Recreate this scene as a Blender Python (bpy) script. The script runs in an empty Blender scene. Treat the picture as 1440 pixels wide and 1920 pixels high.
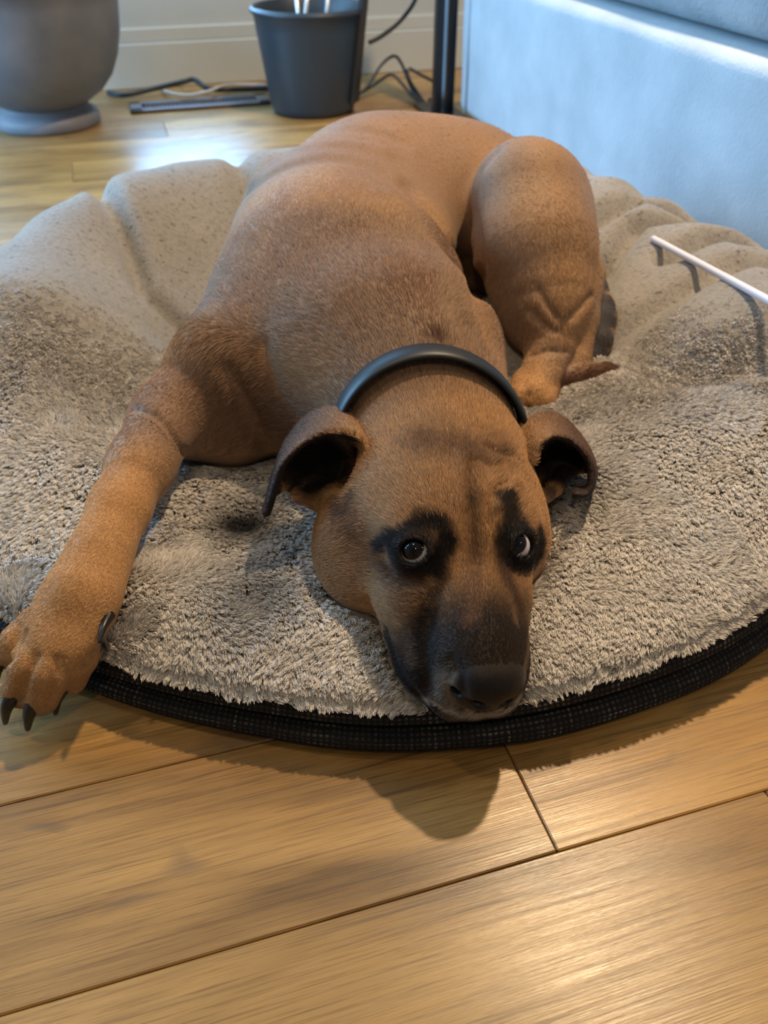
import bpy, bmesh, math, random
import numpy as np
from mathutils import Vector, Matrix
from mathutils.bvhtree import BVHTree

random.seed(7)
RNG = np.random.default_rng(11)
SC = bpy.context.scene
COL = SC.collection

# ------------------------------------------------------------------ camera
FPX, PITCH, HCAM = 1600.0, math.radians(38.0), 0.60
CP, SP = math.cos(PITCH), math.sin(PITCH)
cam = bpy.data.cameras.new('camera')
cam.sensor_fit = 'HORIZONTAL'
cam.sensor_width = 36.0
cam.lens = 36.0 * FPX / 1440.0
cam.clip_start = 0.01
cam.dof.use_dof = True
cam.dof.focus_distance = 0.66
cam.dof.aperture_fstop = 9.5
cam_ob = bpy.data.objects.new('camera', cam)
COL.objects.link(cam_ob)
cam_ob.location = (0, 0, HCAM)
cam_ob.rotation_euler = (math.pi / 2 - PITCH, 0, 0)
SC.camera = cam_ob


def ray(px, py):
    u, v = (px - 720) / FPX, (960 - py) / FPX
    return np.array([u, CP + v * SP, -SP + v * CP])


def atz(px, py, z=0.0):
    r = ray(px, py)
    return np.array([0, 0, HCAM]) + r * ((z - HCAM) / r[2])


def aty(px, py, y):
    r = ray(px, py)
    return np.array([0, 0, HCAM]) + r * (y / r[1])


def project(P):
    q = np.asarray(P) - np.array([0, 0, HCAM])
    d = q[..., 1] * CP - q[..., 2] * SP
    return 720 + FPX * q[..., 0] / d, 960 - FPX * (q[..., 1] * SP + q[..., 2] * CP) / d


# room frame: planks run along E1, the back wall too
TH = math.radians(16.8)
E1 = np.array([math.cos(TH), math.sin(TH), 0.0])
E2 = np.array([-math.sin(TH), math.cos(TH), 0.0])
O2 = atz(1045.7, 1596)


def room(t, n, z=0.0):
    return O2 + E1 * t + E2 * n + np.array([0, 0, z])


# ------------------------------------------------------------------ world and light
SC.view_settings.view_transform = 'Standard'
SC.view_settings.look = 'None'
SC.view_settings.gamma = 1.0
SC.view_settings.use_curve_mapping = False
SC.view_settings.exposure = 0.0

world = bpy.data.worlds.new('world')
SC.world = world
world.use_nodes = True
bg = world.node_tree.nodes['Background']
bg.inputs[0].default_value = (0.55, 0.72, 1.0, 1)
bg.inputs[1].default_value = 0.25


def area(name, loc, target, size, power, color, shape='RECTANGLE', size_y=None, spread=180):
    l = bpy.data.lights.new(name, 'AREA')
    l.shape = shape
    l.size = size
    if size_y:
        l.size_y = size_y
    l.energy = power
    l.color = color
    l.spread = math.radians(spread)
    o = bpy.data.objects.new(name, l)
    COL.objects.link(o)
    o.location = loc
    d = Vector(target) - Vector(loc)
    o.rotation_euler = d.to_track_quat('-Z', 'Y').to_euler()
    return o


WARM = (1.0, 0.74, 0.46)
DAY = (0.30, 0.62, 1.0)
for nm, x, y, pw in (('downlight_a', 0.68, 1.48, 42), ('downlight_b', -0.85, 0.62, 5),
                     ('downlight_c', 2.1, -0.3, 10), ('downlight_d', -0.3, -0.9, 5)):
    area(nm, (x, y, 2.36), (x, y, 0), 0.10, pw, WARM, 'DISK', spread=140)
wl = room(-1.95, 1.9, 0.95)
area('window_daylight_left', wl, wl + E1 * 2 + np.array([0, 0, -0.45]), 1.6, 100, DAY, size_y=1.5)
wb = room(-0.40, 2.70, 1.15)
area('window_daylight_back', wb, wb - E2 + np.array([0, 0, -0.35]), 0.9, 24, DAY, size_y=1.1)
# low sky light that falls through the window onto the boards between urn and bin
wk = room(0.03, 2.69, 0.44)
area('window_skylight_beam', wk, atz(362, 262, 0), 0.34, 1.5, (0.26, 0.56, 1.0), size_y=0.24, spread=60)


# ------------------------------------------------------------------ materials
def mat(name, base=(0.5, 0.5, 0.5), rough=0.6, spec=0.5, metal=0.0, sheen=0.0):
    m = bpy.data.materials.new(name)
    m.use_nodes = True
    b = m.node_tree.nodes['Principled BSDF']
    b.inputs['Base Color'].default_value = (*base, 1)
    b.inputs['Roughness'].default_value = rough
    b.inputs['Specular IOR Level'].default_value = spec
    b.inputs['Metallic'].default_value = metal
    if sheen:
        b.inputs['Sheen Weight'].default_value = sheen
        b.inputs['Sheen Roughness'].default_value = 0.5
    return m, m.node_tree, b


def N(nt, typ, **kw):
    n = nt.nodes.new(typ)
    for k, v in kw.items():
        if k.startswith('i_'):
            n.inputs[k[2:].replace('_', ' ')].default_value = v
        else:
            setattr(n, k, v)
    return n


def ramp(nt, src, stops, interp='LINEAR'):
    r = nt.nodes.new('ShaderNodeValToRGB')
    r.color_ramp.interpolation = interp
    el = r.color_ramp.elements
    while len(el) < len(stops):
        el.new(0.5)
    for e, (p_, c) in zip(el, stops):
        e.position = p_
        e.color = (*c, 1) if len(c) == 3 else c
    nt.links.new(src, r.inputs[0])
    return r.outputs[0]


def mixc(nt, fac, a, b, mode='MIX'):
    m = nt.nodes.new('ShaderNodeMix')
    m.data_type = 'RGBA'
    m.blend_type = mode
    for sock, val in ((m.inputs[0], fac), (m.inputs[6], a), (m.inputs[7], b)):
        if hasattr(val, 'links'):
            nt.links.new(val, sock)
        else:
            sock.default_value = val if isinstance(val, (int, float)) else (*val, 1)
    return m.outputs[2]


def noise(nt, vec, scale, detail=3, rough=0.5, dist=0.0):
    n = N(nt, 'ShaderNodeTexNoise')
    n.inputs['Scale'].default_value = scale
    n.inputs['Detail'].default_value = detail
    n.inputs['Roughness'].default_value = rough
    n.inputs['Distortion'].default_value = dist
    if vec is not None:
        nt.links.new(vec, n.inputs['Vector'])
    return n.outputs['Fac']


def bump(nt, b, h, strength=0.3, dist=0.002):
    bp = N(nt, 'ShaderNodeBump')
    bp.inputs['Strength'].default_value = strength
    bp.inputs['Distance'].default_value = dist
    nt.links.new(h, bp.inputs['Height'])
    nt.links.new(bp.outputs[0], b.inputs['Normal'])


def mapping(nt, coord='Object', scale=(1, 1, 1), loc=(0, 0, 0)):
    tc = N(nt, 'ShaderNodeTexCoord')
    mp = N(nt, 'ShaderNodeMapping')
    mp.inputs['Scale'].default_value = scale
    mp.inputs['Location'].default_value = loc
    nt.links.new(tc.outputs[coord], mp.inputs[0])
    return mp.outputs[0]


def wood_material():
    m, nt, b = mat('oak_plank', rough=0.38, spec=0.45)
    tc = N(nt, 'ShaderNodeTexCoord')
    oi = N(nt, 'ShaderNodeObjectInfo')
    off = N(nt, 'ShaderNodeVectorMath', operation='SCALE')
    off.inputs[0].default_value = (17.0, 9.0, 5.0)
    nt.links.new(oi.outputs['Random'], off.inputs['Scale'])
    add = N(nt, 'ShaderNodeVectorMath', operation='ADD')
    nt.links.new(tc.outputs['Object'], add.inputs[0])
    nt.links.new(off.outputs[0], add.inputs[1])

    def mp(scale):
        n = N(nt, 'ShaderNodeMapping')
        n.inputs['Scale'].default_value = scale
        nt.links.new(add.outputs[0], n.inputs[0])
        return n.outputs[0]
    broad = noise(nt, mp((2.2, 9, 1)), 1.0, 3, 0.55, 0.6)
    grain = noise(nt, mp((4.5, 190, 1)), 1.0, 6, 0.70, 0.6)
    fine = noise(nt, mp((16, 760, 1)), 1.0, 3, 0.65)
    knot = noise(nt, mp((7.5, 15, 1)), 1.0, 2, 0.5, 1.2)
    c1 = ramp(nt, broad, [(0.30, (0.165, 0.090, 0.029)), (0.45, (0.33, 0.190, 0.062)), (0.64, (0.46, 0.275, 0.092))])
    g = ramp(nt, grain, [(0.32, (0.42, 0.37, 0.33)), (0.46, (0.92, 0.90, 0.88)), (0.72, (1.18, 1.16, 1.12))])
    c2 = mixc(nt, 0.85, c1, g, 'MULTIPLY')
    fg = ramp(nt, fine, [(0.36, (0.58, 0.53, 0.48)), (0.50, (1, 1, 1))])
    c3 = mixc(nt, 0.7, c2, fg, 'MULTIPLY')
    kf = ramp(nt, knot, [(0.63, (0, 0, 0)), (0.74, (1, 1, 1))])
    kn = mixc(nt, kf, c3, (0.16, 0.10, 0.055))
    c4 = mixc(nt, 0.65, c3, kn)
    var = N(nt, 'ShaderNodeHueSaturation')
    mr = N(nt, 'ShaderNodeMapRange')
    mr.inputs[3].default_value = 0.86
    mr.inputs[4].default_value = 1.12
    nt.links.new(oi.outputs['Random'], mr.inputs[0])
    nt.links.new(mr.outputs[0], var.inputs['Value'])
    nt.links.new(c4, var.inputs['Color'])
    nt.links.new(var.outputs[0], b.inputs['Base Color'])
    rr = ramp(nt, grain, [(0.3, (0.36,) * 3), (0.7, (0.24,) * 3)])
    nt.links.new(rr, b.inputs['Roughness'])
    mx = N(nt, 'ShaderNodeMath', operation='ADD')
    nt.links.new(grain, mx.inputs[0])
    nt.links.new(fine, mx.inputs[1])
    bump(nt, b, mx.outputs[0], 0.16, 0.0010)
    return m


def fabric_weave_material(name, dark, light, scale):
    m, nt, b = mat(name, rough=0.9, spec=0.2)
    uv = N(nt, 'ShaderNodeUVMap')
    mp = N(nt, 'ShaderNodeMapping')
    nt.links.new(uv.outputs[0], mp.inputs[0])
    mp.inputs['Scale'].default_value = (scale, scale, 1)
    w1 = N(nt, 'ShaderNodeTexWave', wave_type='BANDS', bands_direction='X')
    w2 = N(nt, 'ShaderNodeTexWave', wave_type='BANDS', bands_direction='Y')
    for w in (w1, w2):
        w.inputs['Scale'].default_value = 1.0
        w.inputs['Distortion'].default_value = 1.4
        w.inputs['Detail'].default_value = 1.5
        nt.links.new(mp.outputs[0], w.inputs['Vector'])
    mul = N(nt, 'ShaderNodeMath', operation='MULTIPLY')
    nt.links.new(w1.outputs['Fac'], mul.inputs[0])
    nt.links.new(w2.outputs['Fac'], mul.inputs[1])
    mp2 = N(nt, 'ShaderNodeMapping')
    nt.links.new(uv.outputs[0], mp2.inputs[0])
    mp2.inputs['Scale'].default_value = (260, 14, 1)
    streak = noise(nt, mp2.outputs[0], 1.0, 2, 0.6)
    mp3 = N(nt, 'ShaderNodeMapping')
    nt.links.new(uv.outputs[0], mp3.inputs[0])
    mp3.inputs['Scale'].default_value = (20, 300, 1)
    streak2 = noise(nt, mp3.outputs[0], 1.0, 2, 0.6)
    sm = N(nt, 'ShaderNodeMath', operation='MAXIMUM')
    nt.links.new(streak, sm.inputs[0])
    nt.links.new(streak2, sm.inputs[1])
    sf = ramp(nt, sm.outputs[0], [(0.55, (0.12,) * 3), (0.72, (1,) * 3)])
    t = N(nt, 'ShaderNodeMath', operation='MULTIPLY')
    nt.links.new(mul.outputs[0], t.inputs[0])
    nt.links.new(sf, t.inputs[1])
    c = mixc(nt, t.outputs[0], dark, light)
    nt.links.new(c, b.inputs['Base Color'])
    bump(nt, b, mul.outputs[0], 0.6, 0.0012)
    return m


def attr_material(name, attr, rough=0.6, spec=0.4, sheen=0.0):
    m, nt, b = mat(name, rough=rough, spec=spec, sheen=sheen)
    a = N(nt, 'ShaderNodeAttribute', attribute_name=attr)
    nt.links.new(a.outputs['Color'], b.inputs['Base Color'])
    return m, nt, b, a


def simple_noise_material(name, c0, c1, scale, rough=0.7, spec=0.4, bstr=0.2, bdist=0.002, bscale=None, sheen=0.0):
    m, nt, b = mat(name, rough=rough, spec=spec, sheen=sheen)
    v = mapping(nt)
    n = noise(nt, v, scale, 4, 0.55)
    nt.links.new(ramp(nt, n, [(0.3, c0), (0.7, c1)]), b.inputs['Base Color'])
    n2 = noise(nt, v, bscale or scale * 6, 3, 0.6)
    bump(nt, b, n2, bstr, bdist)
    return m


M = {}
M['wood'] = wood_material()
M['gap'] = mat('plank_gap', (0.03, 0.018, 0.01), 0.9)[0]
M['wall'] = simple_noise_material('painted_wall', (0.52, 0.52, 0.475), (0.57, 0.57, 0.52), 3, 0.6, 0.4, 0.05)
M['trim'] = simple_noise_material('painted_trim', (0.56, 0.555, 0.50), (0.60, 0.595, 0.535), 4, 0.4, 0.5, 0.03)
M['ceil'] = mat('ceiling_paint', (0.5, 0.48, 0.44), 0.9)[0]
M['band'] = fabric_weave_material('woven_band', (0.010, 0.010, 0.011), (0.22, 0.20, 0.19), 62)
M['black_cloth'] = mat('black_cloth', (0.006, 0.006, 0.007), 0.9, 0.1)[0]
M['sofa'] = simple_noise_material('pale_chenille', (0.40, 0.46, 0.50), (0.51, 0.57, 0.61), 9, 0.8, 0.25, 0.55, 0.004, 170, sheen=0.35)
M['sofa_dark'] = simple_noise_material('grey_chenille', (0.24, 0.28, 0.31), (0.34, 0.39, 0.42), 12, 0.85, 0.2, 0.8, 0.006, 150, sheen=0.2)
M['urn'] = simple_noise_material('grey_ceramic', (0.12, 0.125, 0.145), (0.20, 0.195, 0.21), 7, 0.55, 0.4, 0.2, 0.003, 20)
M['bin'] = mat('slate_plastic', (0.030, 0.043, 0.058), 0.42, 0.5)[0]
M['bin_dark'] = mat('slate_plastic_dark', (0.012, 0.016, 0.022), 0.4, 0.5)[0]
M['vent'] = mat('bronze_register', (0.12, 0.10, 0.095), 0.45, 0.5, 0.2)[0]
M['vent_dark'] = mat('register_void', (0.008, 0.008, 0.009), 0.8)[0]
M['cord'] = mat('black_rubber_cord', (0.010, 0.012, 0.016), 0.45)[0]
M['cord_grey'] = mat('grey_cord', (0.05, 0.055, 0.06), 0.5)[0]
M['cord_white'] = mat('white_cord', (0.55, 0.52, 0.46), 0.5)[0]
M['black_metal'] = mat('black_metal', (0.008, 0.009, 0.012), 0.32, 0.5)[0]
M['chrome'] = mat('brushed_steel', (0.6, 0.62, 0.65), 0.25, 0.5, 1.0)[0]
M['stick'] = mat('white_paper_stick', (0.78, 0.76, 0.82), 0.5)[0]
M['collar'] = simple_noise_material('black_rubber_collar', (0.006, 0.009, 0.012), (0.011, 0.015, 0.019), 60, 0.46, 0.5, 0.12, 0.0006, 700)


# ------------------------------------------------------------------ mesh helpers
def unit(v):
    return v / (np.linalg.norm(v, axis=-1, keepdims=True) + 1e-12)


def tag(o, label=None, cat=None, group=None, kind=None):
    for k, v in (('label', label), ('category', cat), ('group', group), ('kind', kind)):
        if v:
            o[k] = v
    return o


def link(name, me, m=None, parent=None, smooth=False):
    o = bpy.data.objects.new(name, me)
    COL.objects.link(o)
    if m is not None and not me.materials:
        me.materials.append(m)
    if parent is not None:
        o.parent = parent
    if smooth:
        me.polygons.foreach_set('use_smooth', [True] * len(me.polygons))
    return o


def empty(name, loc=(0, 0, 0), rz=0.0):
    o = bpy.data.objects.new(name, None)
    o.empty_display_size = 0.05
    COL.objects.link(o)
    o.location = loc
    o.rotation_euler = (0, 0, rz)
    return o


def mesh(name, verts, faces, uvs=None):
    me = bpy.data.meshes.new(name)
    me.from_pydata([tuple(map(float, v)) for v in verts], [], faces)
    if uvs is not None:
        uvl = me.uv_layers.new(name='UVMap')
        li = np.empty(len(me.loops), dtype=np.int32)
        me.loops.foreach_get('vertex_index', li)
        uvl.data.foreach_set('uv', np.asarray(uvs, dtype=np.float32)[li].ravel())
    me.update()
    return me


def box_mesh(name, sx, sy, sz, bev=0.0, seg=1, center=(0, 0, 0)):
    bm = bmesh.new()
    bmesh.ops.create_cube(bm, size=1.0)
    for v in bm.verts:
        v.co = Vector((v.co.x * sx + center[0], v.co.y * sy + center[1], v.co.z * sz + center[2]))
    if bev:
        bmesh.ops.bevel(bm, geom=bm.edges[:], offset=bev, segments=seg, profile=0.5, affect='EDGES')
    me = bpy.data.meshes.new(name)
    bm.to_mesh(me)
    bm.free()
    return me


def catmull(pts, n=8, closed=False):
    P = [np.asarray(p_, float) for p_ in pts]
    out = []
    m = len(P)
    rng_ = range(m) if closed else range(m - 1)
    for i in rng_:
        if closed:
            a, b, c, d = P[(i - 1) % m], P[i], P[(i + 1) % m], P[(i + 2) % m]
        else:
            a, b, c, d = P[max(i - 1, 0)], P[i], P[i + 1], P[min(i + 2, m - 1)]
        for k in range(n):
            t = k / n
            out.append(0.5 * ((2 * b) + (-a + c) * t + (2 * a - 5 * b + 4 * c - d) * t * t + (-a + 3 * b - 3 * c + d) * t ** 3))
    if not closed:
        out.append(P[-1])
    return np.array(out)


def tube_mesh(name, path, rad, sides=10, caps=True):
    path = np.asarray(path, float)
    n = len(path)
    rad = np.full(n, rad) if np.isscalar(rad) else np.asarray(rad)
    tan = np.gradient(path, axis=0)
    tan /= np.linalg.norm(tan, axis=1)[:, None] + 1e-12
    up = np.array([0, 0, 1.0]) if abs(tan[0][2]) < 0.9 else np.array([1.0, 0, 0])
    verts, faces = [], []
    nrm = np.cross(tan[0], up)
    nrm /= np.linalg.norm(nrm)
    for i in range(n):
        nrm = nrm - tan[i] * (nrm @ tan[i])
        nrm /= np.linalg.norm(nrm)
        bi = np.cross(tan[i], nrm)
        for k in range(sides):
            a = 2 * math.pi * k / sides
            verts.append(path[i] + rad[i] * (math.cos(a) * nrm + math.sin(a) * bi))
    for i in range(n - 1):
        for k in range(sides):
            k2 = (k + 1) % sides
            faces.append((i * sides + k, i * sides + k2, (i + 1) * sides + k2, (i + 1) * sides + k))
    if caps:
        faces.append(tuple(range(sides - 1, -1, -1)))
        faces.append(tuple((n - 1) * sides + k for k in range(sides)))
    return mesh(name, verts, faces)


def lathe_mesh(name, prof, seg=64, sx=1.0):
    verts, faces = [], []
    n = len(prof)
    for (r, z) in prof:
        for k in range(seg):
            a = 2 * math.pi * k / seg
            verts.append((r * math.cos(a) * sx, r * math.sin(a), z))
    for i in range(n - 1):
        for k in range(seg):
            k2 = (k + 1) % seg
            faces.append((i * seg + k, i * seg + k2, (i + 1) * seg + k2, (i + 1) * seg + k))
    if prof[0][0] > 1e-5:
        faces.append(tuple(range(seg - 1, -1, -1)))
    if prof[-1][0] > 1e-5:
        faces.append(tuple((n - 1) * seg + k for k in range(seg)))
    return mesh(name, verts, faces)


# ------------------------------------------------------------------ floor
PW = 0.1635     # plank width
PL = 1.215      # plank length
floor = link('floor', box_mesh('floor', 5.4, 5.9, 0.02, center=(0, 0, -0.0185)), M['gap'])
floor.location = room(0.35, 0.0, 0)
floor.rotation_euler = (0, 0, TH)
tag(floor, 'golden oak laminate plank floor under the dog bed', None, kind='structure')


def plank_mesh(l):
    g = 0.0009
    return box_mesh('plank', l - g, PW - g, 0.009, bev=0.0012, seg=1, center=(l / 2, PW / 2, -0.0045))


full_plank = plank_mesh(PL)
cut_cache = {}
T0, T1 = -2.25, 2.95
for row in range(-17, 17):
    # joints in this row fall at t = off + k*PL
    if row == 0:
        off = 0.0
    elif row == 11:
        off = -0.328
    else:
        off = (row * 0.437 + 0.31 * ((row * 7) % 3)) % PL
    k0 = math.floor((T0 - off) / PL)
    t = off + k0 * PL
    while t < T1:
        a, b_ = max(t, T0), min(t + PL, T1)
        if b_ - a > 0.05:
            if b_ - a > PL - 1e-6:
                me = full_plank
            else:
                key = round(b_ - a, 3)
                me = cut_cache.get(key) or cut_cache.setdefault(key, plank_mesh(b_ - a))
            o = link('plank', me, M['wood'], floor)
            o.matrix_parent_inverse = floor.matrix_world.inverted()
            o.location = (a - 0.35, row * PW, 0)
            o.matrix_parent_inverse = Matrix.Identity(4)
        t += PL

# ------------------------------------------------------------------ walls
NW = 2.73


def rbox(name, t0, t1, n0, n1, z0, z1, m, parent=None, bev=0.0):
    me = box_mesh(name, t1 - t0, n1 - n0, z1 - z0, bev, 2)
    o = link(name, me, m, parent)
    o.location = room((t0 + t1) / 2, (n0 + n1) / 2, (z0 + z1) / 2)
    o.rotation_euler = (0, 0, TH)
    return o


def multi_box(name, boxes, m):
    bm = bmesh.new()
    for (t0, t1, n0, n1, z0, z1) in boxes:
        r = bmesh.ops.create_cube(bm, size=1.0)
        for v in r['verts']:
            v.co = Vector(((t0 + t1) / 2 + v.co.x * (t1 - t0), (n0 + n1) / 2 + v.co.y * (n1 - n0), (z0 + z1) / 2 + v.co.z * (z1 - z0)))
    me = bpy.data.meshes.new(name)
    bm.to_mesh(me)
    bm.free()
    o = link(name, me, m)
    o.location = room(0, 0, 0)
    o.rotation_euler = (0, 0, TH)
    return o


tag(multi_box('wall_back', [(-2.3, -0.85, NW, NW + 0.12, 0, 2.42), (0.15, 3.0, NW, NW + 0.12, 0, 2.42),
                            (-0.85, 0.15, NW, NW + 0.12, 0, 0.30), (-0.85, 0.15, NW, NW + 0.12, 1.95, 2.42)], M['wall']),
    'pale greenish beige wall behind the pots', kind='structure')
tag(multi_box('wall_left', [(-2.4, -2.28, -2.9, 1.0, 0, 2.42), (-2.4, -2.28, 2.8, NW + 0.12, 0, 2.42),
                            (-2.4, -2.28, 1.0, 2.8, 0, 0.15), (-2.4, -2.28, 1.0, 2.8, 1.85, 2.42)], M['wall']),
    'pale wall on the left with a tall window', kind='structure')
tag(multi_box('wall_right', [(2.96, 3.08, -2.9, NW + 0.12, 0, 2.42)], M['wall']), 'pale wall on the right', kind='structure')
tag(multi_box('wall_front', [(-2.3, 3.0, -2.9, -2.78, 0, 2.42)], M['wall']), 'pale wall behind the camera', kind='structure')
tag(multi_box('ceiling', [(-2.4, 3.1, -2.9, NW + 0.12, 2.42, 2.5)], M['ceil']), 'plain white ceiling', kind='structure')
bb = multi_box('baseboard_back', [(-2.25, 2.9, NW - 0.016, NW, 0, 0.125), (-2.25, 2.9, NW - 0.010, NW, 0.125, 0.165)], M['trim'])
bv = bb.modifiers.new('bevel', 'BEVEL')
bv.width = 0.004
bv.segments = 2
tag(bb, 'stepped cream baseboard along the back wall', kind='structure')


# ------------------------------------------------------------------ signed distance sculpting for the dog
def axis(lo, hi, flo, fhi, coarse, fine):
    a = np.arange(lo, flo, coarse)
    b = np.arange(flo, fhi, fine)
    c = np.arange(fhi, hi + coarse, coarse)
    return np.concatenate([a, b, c]).astype(np.float32)


FINE, COARSE = 0.0018, 0.0031
GX = axis(-0.37, 0.34, -0.12, 0.23, COARSE, FINE)
GY = axis(0.37, 1.42, 0.38, 0.72, COARSE, FINE)
GZ = axis(-0.01, 0.37, 0.035, 0.25, COARSE, FINE)
SDF = np.full((len(GX), len(GY), len(GZ)), 0.12, dtype=np.float32)


def window(lo, hi, pad):
    s = []
    for ax, a, b in zip((GX, GY, GZ), lo, hi):
        i0 = max(int(np.searchsorted(ax, a - pad)) - 1, 0)
        i1 = min(int(np.searchsorted(ax, b + pad)) + 1, len(ax))
        s.append(slice(i0, i1))
    return tuple(s)


def grid(s):
    return GX[s[0]][:, None, None], GY[s[1]][None, :, None], GZ[s[2]][None, None, :]


def smin_into(s, d, k):
    a = SDF[s]
    if k > 0:
        h = np.maximum(k - np.abs(a - d), 0) / k
        SDF[s] = np.minimum(a, d) - h * h * (k * 0.25)
    else:
        SDF[s] = np.minimum(a, d)


def smax_into(s, d, k):
    a = SDF[s]
    h = np.maximum(k - np.abs(a - d), 0) / k
    SDF[s] = np.maximum(a, d) + h * h * (k * 0.25)


def cone_d(s, a, b, r0, r1):
    X, Y, Z = grid(s)
    ab = b - a
    L2 = float(ab @ ab) + 1e-12
    t = np.clip(((X - a[0]) * ab[0] + (Y - a[1]) * ab[1] + (Z - a[2]) * ab[2]) / L2, 0, 1)
    return np.sqrt((X - a[0] - t * ab[0]) ** 2 + (Y - a[1] - t * ab[1]) ** 2 + (Z - a[2] - t * ab[2]) ** 2) - (r0 + t * (r1 - r0))


def cone(a, b, r0, r1, k=0.02):
    a, b = np.asarray(a, np.float32), np.asarray(b, np.float32)
    lo = np.minimum(a - r0, b - r1)
    hi = np.maximum(a + r0, b + r1)
    s = window(lo, hi, k + 0.012)
    smin_into(s, cone_d(s, a, b, r0, r1), k)


def chain(pts, rads, k=0.02):
    for i in range(len(pts) - 1):
        cone(pts[i], pts[i + 1], rads[i], rads[i + 1], k)


def ell_d(s, c, r, R):
    X, Y, Z = grid(s)
    dx, dy, dz = X - c[0], Y - c[1], Z - c[2]
    k0 = 0
    k1 = 0
    for i in range(3):
        q = (dx * R[0, i] + dy * R[1, i] + dz * R[2, i])
        k0 = k0 + (q / r[i]) ** 2
        k1 = k1 + (q / (r[i] * r[i])) ** 2
    k0 = np.sqrt(k0)
    k1 = np.sqrt(k1) + 1e-9
    return k0 * (k0 - 1) / k1


def ell(c, r, R=None, k=0.02, sub=False):
    R = np.eye(3) if R is None else R
    c, r = np.asarray(c, np.float32), np.asarray(r, np.float32)
    e = np.sqrt(((R * r[None, :]) ** 2).sum(1))
    s = window(c - e, c + e, k + 0.012)
    d = ell_d(s, c, r, R).astype(np.float32)
    if sub:
        smax_into(s, -d, k)
    else:
        smin_into(s, d, k)


def polyline_dist(s, pts):
    best = None
    for i in range(len(pts) - 1):
        d = cone_d(s, pts[i], pts[i + 1], 0, 0)
        best = d if best is None else np.minimum(best, d)
    return best


def groove(pts, width, depth):
    """depth > 0 cuts a furrow, depth < 0 raises a ridge along a 3-D polyline"""
    pts = np.asarray(pts, np.float32)
    s = window(pts.min(0), pts.max(0), width * 3)
    d = polyline_dist(s, pts)
    SDF[s] += (depth * np.exp(-(d / width) ** 2)).astype(np.float32)


def sample(P):
    P = np.atleast_2d(P)
    idx, fr = [], []
    for ax, v in zip((GX, GY, GZ), P.T):
        i = np.clip(np.searchsorted(ax, v) - 1, 0, len(ax) - 2)
        idx.append(i)
        fr.append(np.clip((v - ax[i]) / (ax[i + 1] - ax[i]), 0, 1))
    out = 0
    for a in (0, 1):
        for b in (0, 1):
            for c in (0, 1):
                w = (fr[0] if a else 1 - fr[0]) * (fr[1] if b else 1 - fr[1]) * (fr[2] if c else 1 - fr[2])
                out = out + w * SDF[idx[0] + a, idx[1] + b, idx[2] + c]
    return out


def hit(px, py, far=1.75, near=0.3):
    """first point of the dog's surface seen along a pixel's direction"""
    r = ray(px, py)
    t = np.arange(near, far, 0.0015)
    P = np.array([0, 0, HCAM]) + t[:, None] * r
    ok = (P[:, 0] > GX[0]) & (P[:, 0] < GX[-1]) & (P[:, 1] > GY[0]) & (P[:, 1] < GY[-1]) & (P[:, 2] > GZ[0]) & (P[:, 2] < GZ[-1])
    v = np.where(ok, sample(P), 1.0)
    i = np.argmax(v < 0)
    if v[i] >= 0:
        i = int(np.argmin(np.abs(v)))
    return P[i].astype(np.float32)


def hits(pix, n=3):
    pp = catmull([np.array(q, float) for q in pix], n)
    return np.array([hit(*q) for q in pp])


# --- head frame: a forward along the muzzle, s towards the dog's left, h up
def head_rot(yaw, pit, rol):
    B = np.array([[0, 1, 0], [-1, 0, 0], [0, 0, 1.0]])
    cy, sy = math.cos(yaw), math.sin(yaw)
    cp, sp = math.cos(pit), math.sin(pit)
    cr, sr = math.cos(rol), math.sin(rol)
    Rz = np.array([[cy, -sy, 0], [sy, cy, 0], [0, 0, 1]])
    Rp = np.array([[cp, 0, sp], [0, 1, 0], [-sp, 0, cp]])
    Rr = np.array([[1, 0, 0], [0, cr, -sr], [0, sr, cr]])
    return Rz @ B @ Rp @ Rr


HR = head_rot(math.radians(9.5), math.radians(8.0), math.radians(-6.5))
HO = np.array([0.0665, 0.537, 0.163])


def hl(a, s, h):
    return HR @ np.array([a, s, h]) + HO


def rot_as(ang):      # rotation inside the head frame about h
    c, s_ = math.cos(ang), math.sin(ang)
    return HR @ np.array([[c, -s_, 0], [s_, c, 0], [0, 0, 1.0]])


def rot_ah(ang):      # rotation inside the head frame about s (nose-down positive)
    c, s_ = math.cos(ang), math.sin(ang)
    return HR @ np.array([[c, 0, s_], [0, 1, 0], [-s_, 0, c]])


def hell(c, r, k=0.02, R=None, sub=False):
    ell(hl(*c), r, HR if R is None else R, k, sub)


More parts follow.
